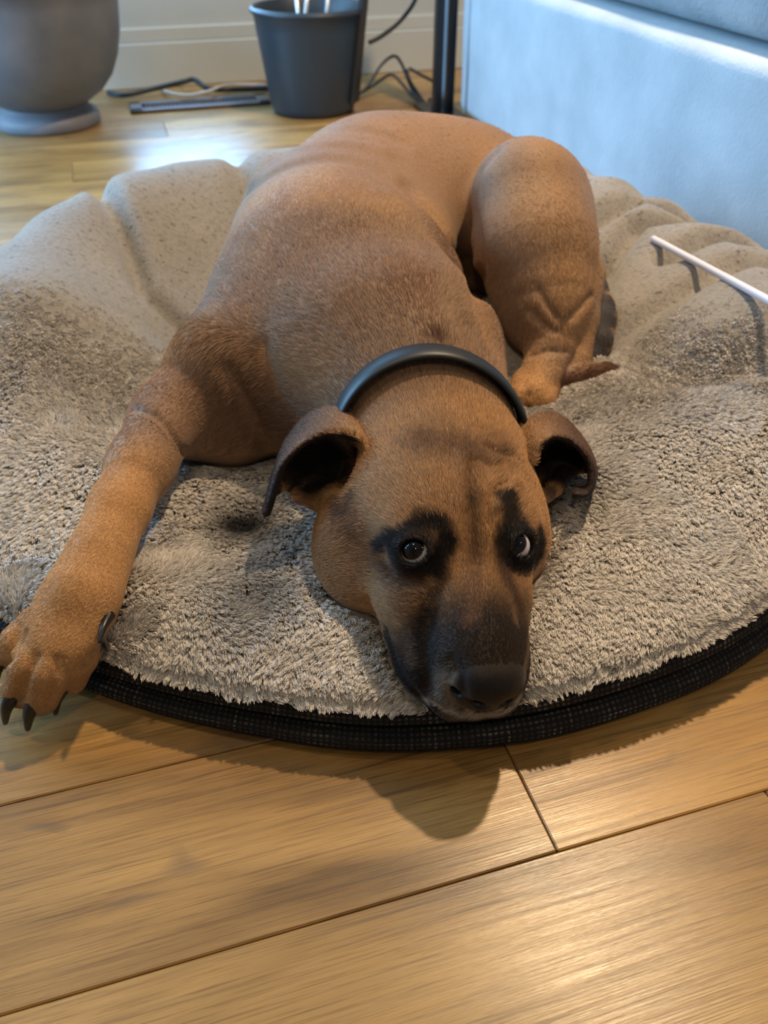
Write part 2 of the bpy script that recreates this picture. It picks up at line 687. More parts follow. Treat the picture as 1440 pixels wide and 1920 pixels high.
def build_dog_sdf():
    # trunk -------------------------------------------------
    ell((-0.028, 0.83, 0.155), (0.150, 0.115, 0.112), None, 0.03)
    ell((-0.052, 0.95, 0.178), (0.148, 0.150, 0.128), None, 0.05)
    ell((-0.052, 1.08, 0.188), (0.145, 0.150, 0.127), None, 0.05)
    ell((0.0, 1.19, 0.203), (0.140, 0.120, 0.124), None, 0.05)
    ell((0.105, 1.215, 0.198), (0.120, 0.110, 0.112), None, 0.05)
    ell((0.195, 1.16, 0.170), (0.085, 0.105, 0.100), None, 0.05)
    # hind leg on the right: thigh, shank, foot
    th = [aty(985, 365, 1.06), aty(1003, 470, 1.01), aty(1022, 575, 0.955), aty(1030, 655, 0.905)]
    chain(th, [0.066, 0.070, 0.053, 0.027], 0.025)
    ell(aty(1020, 420, 1.09), (0.062, 0.08, 0.085), None, 0.03)
    chain([aty(1030, 655, 0.905), aty(1018, 700, 0.878), aty(1000, 738, 0.855)], [0.024, 0.023, 0.025], 0.012)
    for q, r in (((972, 742), 0.0125), ((995, 756), 0.013), ((1022, 752), 0.013)):
        cone(aty(q[0] + 8, q[1] - 28, 0.868), aty(q[0], q[1], 0.842), r, r, 0.006)
    # hock column behind the foot
    chain([aty(1092, 520, 1.00), aty(1090, 600, 0.955), aty(1078, 690, 0.905), aty(1050, 712, 0.885)], [0.028, 0.019, 0.018, 0.016], 0.012)
    # other hind foot (dark pads) and tail
    chain([aty(1116, 520, 1.03), aty(1128, 575, 0.995), aty(1130, 600, 0.98), aty(1124, 640, 0.955), aty(1112, 672, 0.935)], [0.012, 0.015, 0.017, 0.016, 0.012], 0.006)
    chain([aty(1040, 712, 0.885), aty(1070, 712, 0.878), aty(1105, 704, 0.878), aty(1132, 696, 0.882), aty(1155, 688, 0.887)],
          [0.013, 0.0145, 0.0135, 0.010, 0.0035], 0.005)
    # shoulder, upper arm and foreleg on the left
    cone(aty(505, 610, 0.89), aty(425, 690, 0.80), 0.068, 0.056, 0.04)
    cone(aty(425, 690, 0.80), aty(345, 778, 0.765), 0.054, 0.046, 0.022)
    cone(aty(520, 720, 0.82), aty(440, 800, 0.775), 0.060, 0.044, 0.03)
    fore = [aty(312, 785, 0.735), aty(264, 875, 0.660), aty(224, 955, 0.603), aty(193, 1030, 0.562), aty(160, 1105, 0.524)]
    chain(fore, [0.037, 0.0285, 0.0240, 0.0225, 0.0250], 0.02)
    # paw: a flat slab, then four toes that droop over the edge of the bed
    mp = aty(112, 1195, 0.492)
    ax_ = unit(mp - fore[3])
    sd_ = unit(np.cross(ax_, np.array([0, 0, 1.0])))
    ell(fore[3] * 0.30 + mp * 0.70, (0.056, 0.0365, 0.0215), np.stack([ax_, sd_, np.cross(ax_, sd_)], 1), 0.02)
    for (b0, k0, e0, r0, r1) in (((66, 1165), (34, 1202), (16, 1234), 0.013, 0.0115), ((88, 1190), (58, 1246), (36, 1298), 0.0165, 0.0145),
                                 ((120, 1200), (95, 1258), (78, 1310), 0.0168, 0.0146), ((156, 1190), (147, 1232), (134, 1274), 0.0155, 0.0134)):
        chain([atz(*b0, 0.078), atz(*k0, 0.066), atz(*e0, 0.034)], [r0, r0, r1], 0.006)
    cone(aty(207, 1128, 0.530), aty(199, 1162, 0.513), 0.010, 0.0075, 0.006)
    # neck
    cone((0.052, 0.665, 0.135), (0.010, 0.80, 0.165), 0.082, 0.112, 0.04)
    # head ---------------------------------------------------
    hell((-0.075, 0, -0.030), (0.092, 0.082, 0.062), 0.03)
    hell((-0.035, 0, -0.012), (0.060, 0.066, 0.036), 0.03)
    for sg in (-1, 1):
        hell((-0.050, sg * 0.056, -0.060), (0.062, 0.043, 0.052), 0.025)
        hell((-0.008, sg * 0.036, -0.006), (0.034, 0.028, 0.018), 0.016)
        hell((0.018, sg * (0.040 if sg < 0 else 0.031), -0.050), (0.050, 0.034 if sg < 0 else 0.029, 0.038), 0.02)
    # image-left cheek skin squashed on the bed
    hell((-0.045, -0.078, -0.075), (0.055, 0.034, 0.040), 0.03)
    # muzzle
    hell((0.045, 0, -0.040), (0.085, 0.034, 0.036), 0.02, rot_ah(math.radians(7)))
    hell((0.092, 0, -0.050), (0.034, 0.033, 0.031), 0.015)
    for sg in (-1, 1):
        hell((0.060, sg * (0.031 if sg < 0 else 0.025), -0.068), (0.056, 0.022, 0.032), 0.016)
        hell((0.098, sg * 0.018, -0.083), (0.025, 0.020, 0.022), 0.012)
    hell((0.045, -0.046, -0.078), (0.052, 0.016, 0.026), 0.016)
    hell((0.050, 0, -0.100), (0.066, 0.034, 0.016), 0.012)
    # nose leather
    hell((0.116, 0.001, -0.048), (0.017, 0.0250, 0.0215), 0.010)
    for sg in (-1, 1):
        hell((0.130, sg * 0.011, -0.052), (0.0075, 0.006, 0.0045), 0.003, None, True)
        hell((0.116, sg * 0.0245, -0.052), (0.009, 0.004, 0.004), 0.003, None, True)


EYES = {}


def eye_detail():
    # eyeballs sit where the photo shows them; lids are raised around them
    for sg, px, py in ((-1, 777, 1034), (1, 979, 1024)):
        p0 = hit(px, py)
        out = (np.array([0, 0, HCAM]) - p0)
        out /= np.linalg.norm(out)
        nrm = HR @ np.array([0.62, sg * 0.42, 0.62])
        nrm /= np.linalg.norm(nrm)
        c = p0 - 0.0085 * nrm
        EYES[sg] = (c, nrm)
        ell(c, (0.0136, 0.0136, 0.0136), None, 0.010)            # lid mass
        up = HR @ np.array([-0.5, 0, 0.85])
        side = np.cross(nrm, up)
        side /= np.linalg.norm(side)
        upp = np.cross(side, nrm)
        # opening: an almond cut through the lids
        Rm = np.stack([side, upp, nrm], 1)
        ell(c + 0.010 * nrm, (0.0122, 0.0104, 0.0150), Rm, 0.0015, True)
        # lid rims
        ring = []
        for k in range(25):
            a = 2 * math.pi * k / 24
            ring.append(c + 0.0098 * nrm + side * 0.0128 * math.cos(a) + upp * 0.0110 * math.sin(a))
        groove(ring, 0.0024, -0.0014)


def ear_sheet(front, back, thick, dark_side):
    """flap between two pixel paths that carry their own forward distance"""
    F = catmull([aty(*q) for q in front], 10)
    B = catmull([aty(*q) for q in back], 10)
    n = 14
    pts = []
    for i in range(len(F)):
        for j in range(n + 1):
            pts.append(F[i] + (B[i] - F[i]) * j / n)
    pts = np.array(pts, np.float32)
    dens = 0
    for i in range(len(F) - 1):
        for j in range(n):
            a = F[i] + (B[i] - F[i]) * j / n
            b = F[i] + (B[i] - F[i]) * (j + 1) / n
            cone(a, b, thick, thick, 0.0022)
    return F, B


EAR_L_F = [(700, 868, 0.612), (668, 822, 0.618), (618, 812, 0.618), (568, 832, 0.612), (532, 868, 0.604), (516, 912, 0.596), (506, 944, 0.590), (498, 964, 0.586)]
EAR_L_B = [(690, 800, 0.668), (652, 778, 0.672), (612, 774, 0.670), (572, 796, 0.660), (540, 835, 0.648), (520, 885, 0.632), (508, 930, 0.610), (499, 960, 0.592)]
EAR_R_F = [(1000, 868, 0.622), (1012, 832, 0.632), (1040, 818, 0.640), (1078, 832, 0.640), (1104, 864, 0.632), (1110, 900, 0.622), (1100, 926, 0.614), (1078, 928, 0.610)]
EAR_R_B = [(980, 800, 0.684), (1000, 786, 0.692), (1034, 780, 0.698), (1072, 806, 0.694), (1100, 846, 0.680), (1112, 884, 0.662), (1106, 915, 0.640), (1080, 920, 0.622)]


def build_ears():
    ear_sheet(EAR_L_F, EAR_L_B, 0.0026, 0)
    ear_sheet(EAR_R_F, EAR_R_B, 0.0026, 0)
    ear_sheet(EAR_L_B[1:7], [(686, 880, 0.640), (668, 905, 0.640), (640, 922, 0.640), (608, 925, 0.640), (575, 905, 0.640), (540, 905, 0.632)], 0.0030, 0)
    ear_sheet(EAR_R_B[1:6], [(1010, 900, 0.655), (1025, 912, 0.655), (1045, 905, 0.655), (1066, 892, 0.658), (1088, 878, 0.664)], 0.0028, 0)
    # hollow of each ear and the little flap of skin below it
    ell(aty(640, 880, 0.622), (0.020, 0.026, 0.019), None, 0.008, True)
    ell(aty(1030, 875, 0.640), (0.014, 0.022, 0.016), None, 0.006, True)
    chain([aty(548, 905, 0.640), aty(560, 930, 0.628), aty(592, 946, 0.618)], [0.005, 0.006, 0.006], 0.006)
    chain([aty(592, 905, 0.645), aty(600, 930, 0.63), aty(625, 930, 0.615)], [0.008, 0.010, 0.010], 0.01)
    chain([aty(1028, 930, 0.625), aty(1040, 915, 0.64), aty(1055, 890, 0.655)], [0.006, 0.007, 0.006], 0.008)


def wrinkles():
    g = lambda pix, w, d: groove(hits(pix), w, d)
    # brow folds
    g([(884, 870), (878, 930), (884, 1000), (890, 1060)], 0.0050, 0.0037)
    g([(948, 912), (925, 922), (914, 950), (916, 985)], 0.0032, 0.0041)
    g([(968, 905), (944, 925), (934, 955)], 0.0050, -0.0037)
    g([(905, 838), (935, 852), (960, 858)], 0.0035, 0.0024)
    g([(895, 868), (920, 876), (945, 870)], 0.0035, 0.0020)
    g([(862, 860), (868, 900), (862, 950)], 0.0050, -0.0020)
    # fold under the image-left eye, muzzle side furrow
    g([(722, 1040), (745, 1085), (800, 1100)], 0.0040, 0.0024)
    g([(828, 1090), (808, 1150), (802, 1230), (806, 1290)], 0.0060, 0.0051)
    g([(692, 1125), (706, 1160), (728, 1185)], 0.0032, 0.0034)
    # mouth
    g([(728, 1185), (752, 1250), (790, 1310), (850, 1345)], 0.0030, 0.0031)
    g([(852, 1235), (866, 1262), (872, 1310), (880, 1335)], 0.0030, 0.0031)
    # gaps between the toes
    g([(48, 1188), (28, 1222), (6, 1262)], 0.0030, 0.0095)
    g([(68, 1232), (46, 1278), (22, 1335)], 0.0030, 0.0110)
    g([(110, 1236), (102, 1275), (90, 1318)], 0.0030, 0.0110)
    # foreleg fold, arm folds
    g([(250, 768), (288, 780), (322, 815), (346, 850)], 0.0038, 0.0090)
    g([(430, 690), (470, 770), (500, 840)], 0.0080, 0.0060)
    g([(500, 650), (520, 730), (560, 790)], 0.0080, 0.0045)
    # skin rolls across the back
    g([(440, 380), (520, 318), (620, 296), (710, 318), (770, 372)], 0.012, 0.0075)
    g([(455, 345), (540, 288), (640, 270), (720, 285)], 0.012, -0.0045)
    g([(520, 280), (600, 246), (690, 244), (760, 270)], 0.010, 0.0050)
    g([(770, 350), (825, 415), (872, 500), (902, 570), (922, 640)], 0.013, 0.0120)
    g([(735, 372), (790, 440), (838, 520), (868, 590)], 0.020, -0.0050)
    g([(740, 250), (800, 330), (845, 420)], 0.012, -0.0020)
    # flank behind the thigh, hind leg folds
    g([(925, 285), (898, 320), (888, 370), (892, 430), (905, 520)], 0.010, 0.009)
    g([(1010, 545), (1030, 575), (1045, 595)], 0.005, 0.0035)
    g([(995, 580), (1020, 605), (1042, 620)], 0.005, 0.0035)
    g([(1110, 555), (1085, 580), (1058, 610), (1060, 655)], 0.005, 0.006)
    g([(998, 668), (1030, 660), (1058, 662)], 0.004, 0.0035)
    g([(990, 738), (984, 752), (992, 766)], 0.003, 0.004)


build_dog_sdf()
wrinkles()
eye_detail()
build_ears()


def surface_nets():
    D = SDF
    nx, ny, nz = D.shape
    inside = D < 0
    cnt = np.zeros((nx - 1, ny - 1, nz - 1), dtype=np.int8)
    for a in (0, 1):
        for b in (0, 1):
            for c in (0, 1):
                cnt += inside[a:nx - 1 + a, b:ny - 1 + b, c:nz - 1 + c]
    I, J, K = np.nonzero((cnt > 0) & (cnt < 8))
    vid = np.full(cnt.shape, -1, dtype=np.int32)
    vid[I, J, K] = np.arange(len(I))
    acc = np.zeros((len(I), 3))
    num = np.zeros(len(I))
    corners = [(a, b, c) for a in (0, 1) for b in (0, 1) for c in (0, 1)]
    edges = [(p_, q) for p_ in corners for q in corners if sum(abs(np.array(p_) - np.array(q))) == 1 and p_ < q]
    for p_, q in edges:
        d0 = D[I + p_[0], J + p_[1], K + p_[2]]
        d1 = D[I + q[0], J + q[1], K + q[2]]
        m = (d0 < 0) != (d1 < 0)
        t = np.where(m, d0 / np.where(m, d0 - d1, 1), 0)
        A = np.stack([GX[I + p_[0]], GY[J + p_[1]], GZ[K + p_[2]]], 1)
        B = np.stack([GX[I + q[0]], GY[J + q[1]], GZ[K + q[2]]], 1)
        acc += np.where(m[:, None], A + (B - A) * t[:, None], 0)
        num += m
    V = acc / num[:, None]
    quads = []
    for ax in range(3):
        sl0 = [slice(1, -1)] * 3
        sl1 = [slice(1, -1)] * 3
        sl0[ax] = slice(0, -1)
        sl1[ax] = slice(1, None)
        a, b = inside[tuple(sl0)], inside[tuple(sl1)]
        ch = np.nonzero(a != b)
        flip = a[ch]
        off = [1, 1, 1]
        off[ax] = 0
        base = [ch[i] + off[i] for i in range(3)]
        u, v = (ax + 1) % 3, (ax + 2) % 3

        def cell(du, dv):
            c = [base[0].copy(), base[1].copy(), base[2].copy()]
            c[u] -= du
            c[v] -= dv
            return vid[c[0], c[1], c[2]]
        q = np.stack([cell(1, 1), cell(0, 1), cell(0, 0), cell(1, 0)], 1)
        q[~flip] = q[~flip][:, ::-1]
        quads.append(q)
    return V, np.concatenate(quads)


V, Q = surface_nets()


def laplace(V, Q, it, w=0.5):
    e = np.concatenate([Q[:, [0, 1]], Q[:, [1, 2]], Q[:, [2, 3]], Q[:, [3, 0]]])
    e = np.concatenate([e, e[:, ::-1]])
    deg = np.bincount(e[:, 0], minlength=len(V))[:, None]
    for _ in range(it):
        S = np.stack([np.bincount(e[:, 0], weights=V[e[:, 1], i], minlength=len(V)) for i in range(3)], 1)
        V = V * (1 - w) + w * S / np.maximum(deg, 1)
    return V


V = laplace(V, Q, 2, 0.5)
# drop stray islands: keep the component that holds most vertices
par = np.arange(len(V))
e = np.concatenate([Q[:, [0, 1]], Q[:, [1, 2]], Q[:, [2, 3]]])
for _ in range(400):
    m = np.minimum(par[e[:, 0]], par[e[:, 1]])
    new = par.copy()
    np.minimum.at(new, e[:, 0], m)
    np.minimum.at(new, e[:, 1], m)
    new = new[new]
    if (new == par).all():
        break
    par = new
root = np.bincount(par).argmax()
keep = par == root
remap = np.cumsum(keep) - 1
V = V[keep]
Q = remap[Q[keep[Q[:, 0]]]]

NV = np.zeros_like(V)
fn = np.cross(V[Q[:, 2]] - V[Q[:, 0]], V[Q[:, 3]] - V[Q[:, 1]])
for i in range(4):
    for c in range(3):
        NV[:, c] += np.bincount(Q[:, i], weights=fn[:, c], minlength=len(V))
NV /= np.linalg.norm(NV, axis=1)[:, None] + 1e-12
print('dog', len(V), 'verts', len(Q), 'quads', 'bounds', V.min(0), V.max(0))

bvh = BVHTree.FromPolygons([tuple(v) for v in V.tolist()], Q.tolist())
CAMV = Vector((0, 0, HCAM))


def bhit(px, py):
    h = bvh.ray_cast(CAMV, Vector(ray(px, py)).normalized())
    return np.array(h[0]) if h[0] is not None else hit(px, py)


# ------------------------------------------------------------------ coat colours (markings, plus some shading painted on the chest)
def smooth01(x):
    x = np.clip(x, 0, 1)
    return x * x * (3 - 2 * x)


def vnoise(P, scale, seed=0):
    """cheap value noise on points"""
    r = np.random.default_rng(seed)
    tab = r.random((32, 32, 32))
    q = P * scale
    i = np.floor(q).astype(int)
    fr = q - i
    fr = fr * fr * (3 - 2 * fr)
    out = 0
    for a in (0, 1):
        for b in (0, 1):
            for c in (0, 1):
                w = (fr[:, 0] if a else 1 - fr[:, 0]) * (fr[:, 1] if b else 1 - fr[:, 1]) * (fr[:, 2] if c else 1 - fr[:, 2])
                out = out + w * tab[(i[:, 0] + a) % 32, (i[:, 1] + b) % 32, (i[:, 2] + c) % 32]
    return out


TAN = np.array([0.275, 0.172, 0.108])
RED = np.array([0.22, 0.115, 0.066])
GOLD = np.array([0.43, 0.238, 0.100])
BLACK = np.array([0.010, 0.008, 0.008])
DBROWN = np.array([0.050, 0.028, 0.019])
GREY = np.array([0.32, 0.29, 0.26])
PINK = np.array([0.28, 0.10, 0.075])

nz1 = vnoise(V, 14, 1)
nz2 = vnoise(V, 45, 2)
nz3 = vnoise(V, 190, 3)
CV = TAN + (GOLD - TAN) * (0.55 * smooth01((nz1 - 0.35) * 2))[:, None]
CV = CV + (RED - CV) * (0.30 * smooth01((nz2 - 0.45) * 2.2))[:, None]
LOC = (V - HO) @ HR        # head coordinates


def blend(w, c):
    global CV
    CV = CV + (np.asarray(c) - CV) * np.clip(w, 0, 1)[:, None]


def spot(pos, rad, c, amt=1.0, soft=0.5, jitter=0.25, stretch=None):
    d = V - np.asarray(pos)
    if stretch is not None:
        ax, f = stretch
        ax = np.asarray(ax) / np.linalg.norm(ax)
        d = d - (1 - 1 / f) * (d @ ax)[:, None] * ax
    r = np.linalg.norm(d, axis=1) / rad + jitter * (nz3 - 0.5) + jitter * (nz2 - 0.5)
    blend(amt * smooth01((1 - r) / soft), c)


def strokes(pix, rad, c, amt=1.0, soft=0.6, n=4):
    pts = catmull([np.array(q, float) for q in pix], n)
    P = np.array([bhit(*q) for q in pts])
    d = np.full(len(V), 1e9)
    for i in range(len(P) - 1):
        ab = P[i + 1] - P[i]
        t = np.clip(((V - P[i]) @ ab) / (ab @ ab + 1e-12), 0, 1)
        d = np.minimum(d, np.linalg.norm(V - P[i] - t[:, None] * ab, axis=1))
    r = d / rad + 0.35 * (nz3 - 0.5) + 0.25 * (nz2 - 0.5)
    blend(amt * smooth01((1 - r) / soft), c)


def dog_markings_and_shade():
    a, s, h = LOC.T
    head = smooth01((a + 0.16) / 0.06) * (np.abs(s) < 0.16)
    blend(0.60 * head, GOLD * np.array([0.94, 0.88, 0.80]))
    # lower legs and paws golden
    for q, r in (((150, 1100), 0.13), ((60, 1260), 0.10), ((230, 930), 0.09)):
        spot(bhit(*q), r, GOLD * 1.22, 0.85, 0.9)
    spot(bhit(1000, 735), 0.055, GOLD * 1.2, 0.85, 0.8)
    spot(bhit(1088, 610), 0.04, (0.42, 0.25, 0.12), 0.7, 0.8)
    spot(bhit(985, 380), 0.09, GOLD, 0.5, 1.0)
    # dark fur with shading painted in on chest and shoulder; red brown back saddle
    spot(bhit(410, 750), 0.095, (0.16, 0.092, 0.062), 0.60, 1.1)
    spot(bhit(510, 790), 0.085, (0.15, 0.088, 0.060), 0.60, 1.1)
    spot(bhit(700, 260), 0.16, (0.27, 0.160, 0.105), 0.6, 1.0)
    spot(bhit(880, 270), 0.13, (0.28, 0.160, 0.095), 0.55, 1.0)
    spot(bhit(770, 520), 0.045, (0.22, 0.11, 0.06), 0.6, 0.9, stretch=((0.3, -1, 0), 1.6))
    spot(bhit(820, 632), 0.016, (0.06, 0.022, 0.012), 0.9, 0.7)
    spot(bhit(640, 560), 0.05, (0.27, 0.14, 0.07), 0.4, 0.9)
    # forehead patch
    strokes([(795, 830), (850, 838), (900, 850), (945, 846)], 0.034, RED * 0.42, 0.85, 1.2)
    strokes([(872, 840), (880, 890), (884, 950)], 0.018, RED * 0.45, 0.75, 1.2)
    strokes([(884, 940), (888, 1010), (892, 1060)], 0.014, DBROWN, 0.70, 1.2)
    # side of face by the ear
    strokes([(650, 965), (680, 1020), (725, 1065)], 0.028, (0.095, 0.047, 0.028), 0.80, 1.2)
    # muzzle: brown from the eyes on, nearly black towards the nose
    mz = smooth01((a - 0.005) / 0.07) * (a > -0.02)
    blend(0.60 * mz, (0.115, 0.066, 0.043))
    fz = smooth01((a - 0.040) / 0.045)
    blend(0.95 * fz, (0.017, 0.0125, 0.0105))
    strokes([(885, 1060), (892, 1110), (880, 1160)], 0.014, (0.150, 0.078, 0.045), 0.75, 1.1)
    strokes([(950, 1075), (960, 1130), (968, 1170)], 0.008, (0.19, 0.105, 0.06), 0.6, 1.1)
    strokes([(700, 1085), (720, 1130), (745, 1165)], 0.013, (0.30, 0.185, 0.09), 0.75, 1.1)
    strokes([(770, 1120), (790, 1135)], 0.009, (0.22, 0.125, 0.07), 0.6, 1.1)
    # eye patches
    for sg in (-1, 1):
        spot(EYES[sg][0], 0.0235, BLACK, 1.0, 0.3, 0.12)
    strokes([(712, 1022), (745, 1005), (790, 990), (825, 985)], 0.0105, BLACK, 0.95, 0.7)
    strokes([(790, 980), (822, 985), (835, 1010)], 0.014, BLACK, 0.92, 0.8)
    strokes([(740, 1035), (770, 1068), (815, 1060), (838, 1020)], 0.015, BLACK, 0.97, 0.6)
    strokes([(815, 1050), (830, 1080), (818, 1130), (806, 1200)], 0.012, BLACK, 0.85, 0.9)
    strokes([(735, 1065), (765, 1100), (800, 1110)], 0.015, DBROWN, 0.75, 1.0)
    strokes([(950, 940), (958, 975), (980, 995)], 0.0150, BLACK, 0.97, 0.6)
    strokes([(952, 1000), (952, 1040), (975, 1062), (1003, 1052), (1010, 1010)], 0.0135, BLACK, 0.97, 0.6)
    strokes([(940, 1040), (945, 1080), (965, 1115), (975, 1150)], 0.012, DBROWN, 0.8, 1.0)
    # black jowl line
    strokes([(805, 1150), (795, 1210), (790, 1270)], 0.014, BLACK, 0.92, 0.9)
    strokes([(728, 1195), (755, 1260), (790, 1308)], 0.014, BLACK, 0.92, 0.8)
    strokes([(765, 1185), (775, 1240)], 0.009, (0.10, 0.066, 0.045), 0.7, 0.9)
    strokes([(985, 1120), (992, 1200), (985, 1250)], 0.008, (0.13, 0.09, 0.055), 0.7, 0.9)
    # grey whiskers on the lip
    strokes([(835, 1270), (830, 1305), (850, 1335)], 0.016, GREY * 0.75, 0.85, 1.1)
    strokes([(800, 1312), (845, 1334), (900, 1342), (955, 1330), (974, 1308)], 0.0080, GREY, 0.9, 0.9)
    # nose leather
    nose = np.sqrt(((a - 0.119) / 0.0205) ** 2 + (s / 0.0285) ** 2 + ((h + 0.048) / 0.0228) ** 2)
    blend(smooth01((1.12 - nose) / 0.25), (0.010, 0.008, 0.0075))
    # ears: dark flap, light rim and black hollow
    for F, B, dk in ((EAR_L_F, EAR_L_B, 0.8), (EAR_R_F, EAR_R_B, 0.9)):
        Fp, Bp = catmull([aty(*q) for q in F], 6), catmull([aty(*q) for q in B], 6)
        d = np.full(len(V), 1e9)
        tt = np.zeros(len(V))
        for i in range(len(Fp)):
            for j in range(7):
                P = Fp[i] + (Bp[i] - Fp[i]) * j / 6
                dd = np.linalg.norm(V - P, axis=1)
                m = dd < d
                d[m] = dd[m]
                tt[m] = i / (len(Fp) - 1)
        on = smooth01((0.0095 - d) / 0.004)
        cen = hl(-0.07, 0, -0.06)
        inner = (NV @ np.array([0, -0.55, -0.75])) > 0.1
        blend(on * smooth01((tt - 0.10) / 0.35) * dk, np.array([0.075, 0.042, 0.033]))
        blend(on * smooth01((tt - 0.45) / 0.3) * dk, np.array([0.032, 0.020, 0.017]))
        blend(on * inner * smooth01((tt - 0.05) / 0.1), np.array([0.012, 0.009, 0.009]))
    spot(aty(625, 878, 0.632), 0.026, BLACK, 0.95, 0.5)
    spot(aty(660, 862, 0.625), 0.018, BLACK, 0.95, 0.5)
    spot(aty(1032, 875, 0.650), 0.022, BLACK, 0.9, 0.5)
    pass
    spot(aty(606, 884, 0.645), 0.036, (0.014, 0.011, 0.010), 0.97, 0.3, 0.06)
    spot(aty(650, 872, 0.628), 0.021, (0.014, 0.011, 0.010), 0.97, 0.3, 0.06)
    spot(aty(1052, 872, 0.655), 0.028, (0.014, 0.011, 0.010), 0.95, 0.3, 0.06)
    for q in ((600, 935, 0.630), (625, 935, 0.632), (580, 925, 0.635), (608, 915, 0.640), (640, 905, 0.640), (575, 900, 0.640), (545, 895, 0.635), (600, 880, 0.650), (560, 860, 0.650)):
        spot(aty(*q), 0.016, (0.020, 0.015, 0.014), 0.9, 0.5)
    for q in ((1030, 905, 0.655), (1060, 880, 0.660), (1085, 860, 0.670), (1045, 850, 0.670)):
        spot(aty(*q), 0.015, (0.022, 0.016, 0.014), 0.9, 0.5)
    spot(aty(566, 938, 0.625), 0.010, PINK, 0.9, 0.6)
    spot(aty(592, 946, 0.618), 0.008, PINK, 0.8, 0.6)
    spot(bhit(648, 905), 0.011, (0.15, 0.09, 0.055), 0.75, 0.9)
    spot(bhit(1035, 925), 0.010, (0.09, 0.05, 0.035), 0.8, 0.6)
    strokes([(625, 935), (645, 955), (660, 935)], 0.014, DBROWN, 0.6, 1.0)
    # tail end, dark pads of the hind foot
    strokes([(1060, 715), (1100, 706), (1150, 690)], 0.016, (0.105, 0.045, 0.026), 0.9, 0.6)
    for q in ((1120, 535, 1.015), (1130, 575, 0.985), (1130, 600, 0.97), (1124, 635, 0.952), (1114, 668, 0.932)):
        spot(aty(*q), 0.021, (0.040, 0.038, 0.042), 0.95, 0.3, 0.1)
    spot(bhit(992, 766), 0.005, BLACK, 0.9, 0.6)
    spot(bhit(163, 1170), 0.0014, BLACK, 0.9, 0.4)


dog_markings_and_shade()
CV = np.clip(CV, 0.004, 1)

me = bpy.data.meshes.new('dog_body')
me.vertices.add(len(V))
me.vertices.foreach_set('co', V.astype(np.float32).ravel())
me.loops.add(len(Q) * 4)
me.loops.foreach_set('vertex_index', Q.astype(np.int32).ravel())
me.polygons.add(len(Q))
me.polygons.foreach_set('loop_start', np.arange(0, len(Q) * 4, 4, dtype=np.int32))
me.polygons.foreach_set('use_smooth', np.ones(len(Q), dtype=bool))
me.update(calc_edges=True)
me.validate()
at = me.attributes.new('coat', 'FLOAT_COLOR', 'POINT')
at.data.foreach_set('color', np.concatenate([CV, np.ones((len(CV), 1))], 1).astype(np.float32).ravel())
nose_w = np.clip(1.15 - np.sqrt(((LOC[:, 0] - 0.119) / 0.0205) ** 2 + (LOC[:, 1] / 0.0285) ** 2 + ((LOC[:, 2] + 0.048) / 0.0228) ** 2), 0, 0.2) * 5
at2 = me.attributes.new('bare', 'FLOAT', 'POINT')
at2.data.foreach_set('value', nose_w.astype(np.float32))

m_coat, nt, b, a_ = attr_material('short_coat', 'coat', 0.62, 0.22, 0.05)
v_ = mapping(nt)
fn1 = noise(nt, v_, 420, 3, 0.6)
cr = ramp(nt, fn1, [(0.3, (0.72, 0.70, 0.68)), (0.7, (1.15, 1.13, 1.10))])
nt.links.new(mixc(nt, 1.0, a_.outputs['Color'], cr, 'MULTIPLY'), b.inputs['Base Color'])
bare = N(nt, 'ShaderNodeAttribute', attribute_name='bare')
nt.links.new(ramp(nt, bare.outputs['Fac'], [(0.2, (0.62,) * 3), (0.9, (0.42,) * 3)]), b.inputs['Roughness'])
bump(nt, b, fn1, 0.25, 0.0008)

dog_base = np.array([-0.03, 1.0, 0.0])
dog = empty('dog', dog_base)
tag(dog, 'tan short-haired dog with black mask lying with chin on the fleece bed', 'dog')


def under(o, parent):
    o.parent = parent
    o.matrix_parent_inverse = Matrix.Translation(parent.location).inverted()
    return o


body = under(link('body', me, m_coat), dog)

# ------------------------------------------------------------------ eyes
m_eye, nt, b, a_ = attr_material('wet_eye', 'iris', 0.05, 0.35)
for sg, (c, nrm) in EYES.items():
    bm = bmesh.new()
    bmesh.ops.create_uvsphere(bm, u_segments=64, v_segments=48, radius=0.0126)
    em = bpy.data.meshes.new('eyeball')
    bm.to_mesh(em)
    bm.free()
    vs = np.array([v.co[:] for v in em.vertices])
    n_ = vs / np.linalg.norm(vs, axis=1)[:, None]
    tocam = np.array([0, 0, HCAM]) - c
    tocam /= np.linalg.norm(tocam)
    upv = np.array([0, SP, CP])
    gaze = unit(unit(tocam + 0.8 * nrm) + 0.32 * upv + np.array([-0.34, 0, 0]))
    ang = np.degrees(np.arccos(np.clip(n_ @ gaze, -1, 1)))
    col = np.zeros((len(vs), 4))
    col[:, 3] = 1
    col[:, :3] = np.array([0.62, 0.58, 0.58])
    w = smooth01((53 - ang) / 4)[:, None]
    col[:, :3] = col[:, :3] * (1 - w) + w * np.array([0.008, 0.004, 0.003])
    w = smooth01((24 - ang) / 3)[:, None]
    col[:, :3] = col[:, :3] * (1 - w) + w * np.array([0.003, 0.003, 0.004])
    at = em.attributes.new('iris', 'FLOAT_COLOR', 'POINT')
    at.data.foreach_set('color', col.astype(np.float32).ravel())
    eo = link('eyeball', em, m_eye, None, True)
    eo.location = c
    under(eo, dog)
    eo['label'] = 'dark brown eye with a white crescent'

# ------------------------------------------------------------------ claws
m_claw = mat('black_claw', (0.012, 0.010, 0.010), 0.35, 0.5)[0]


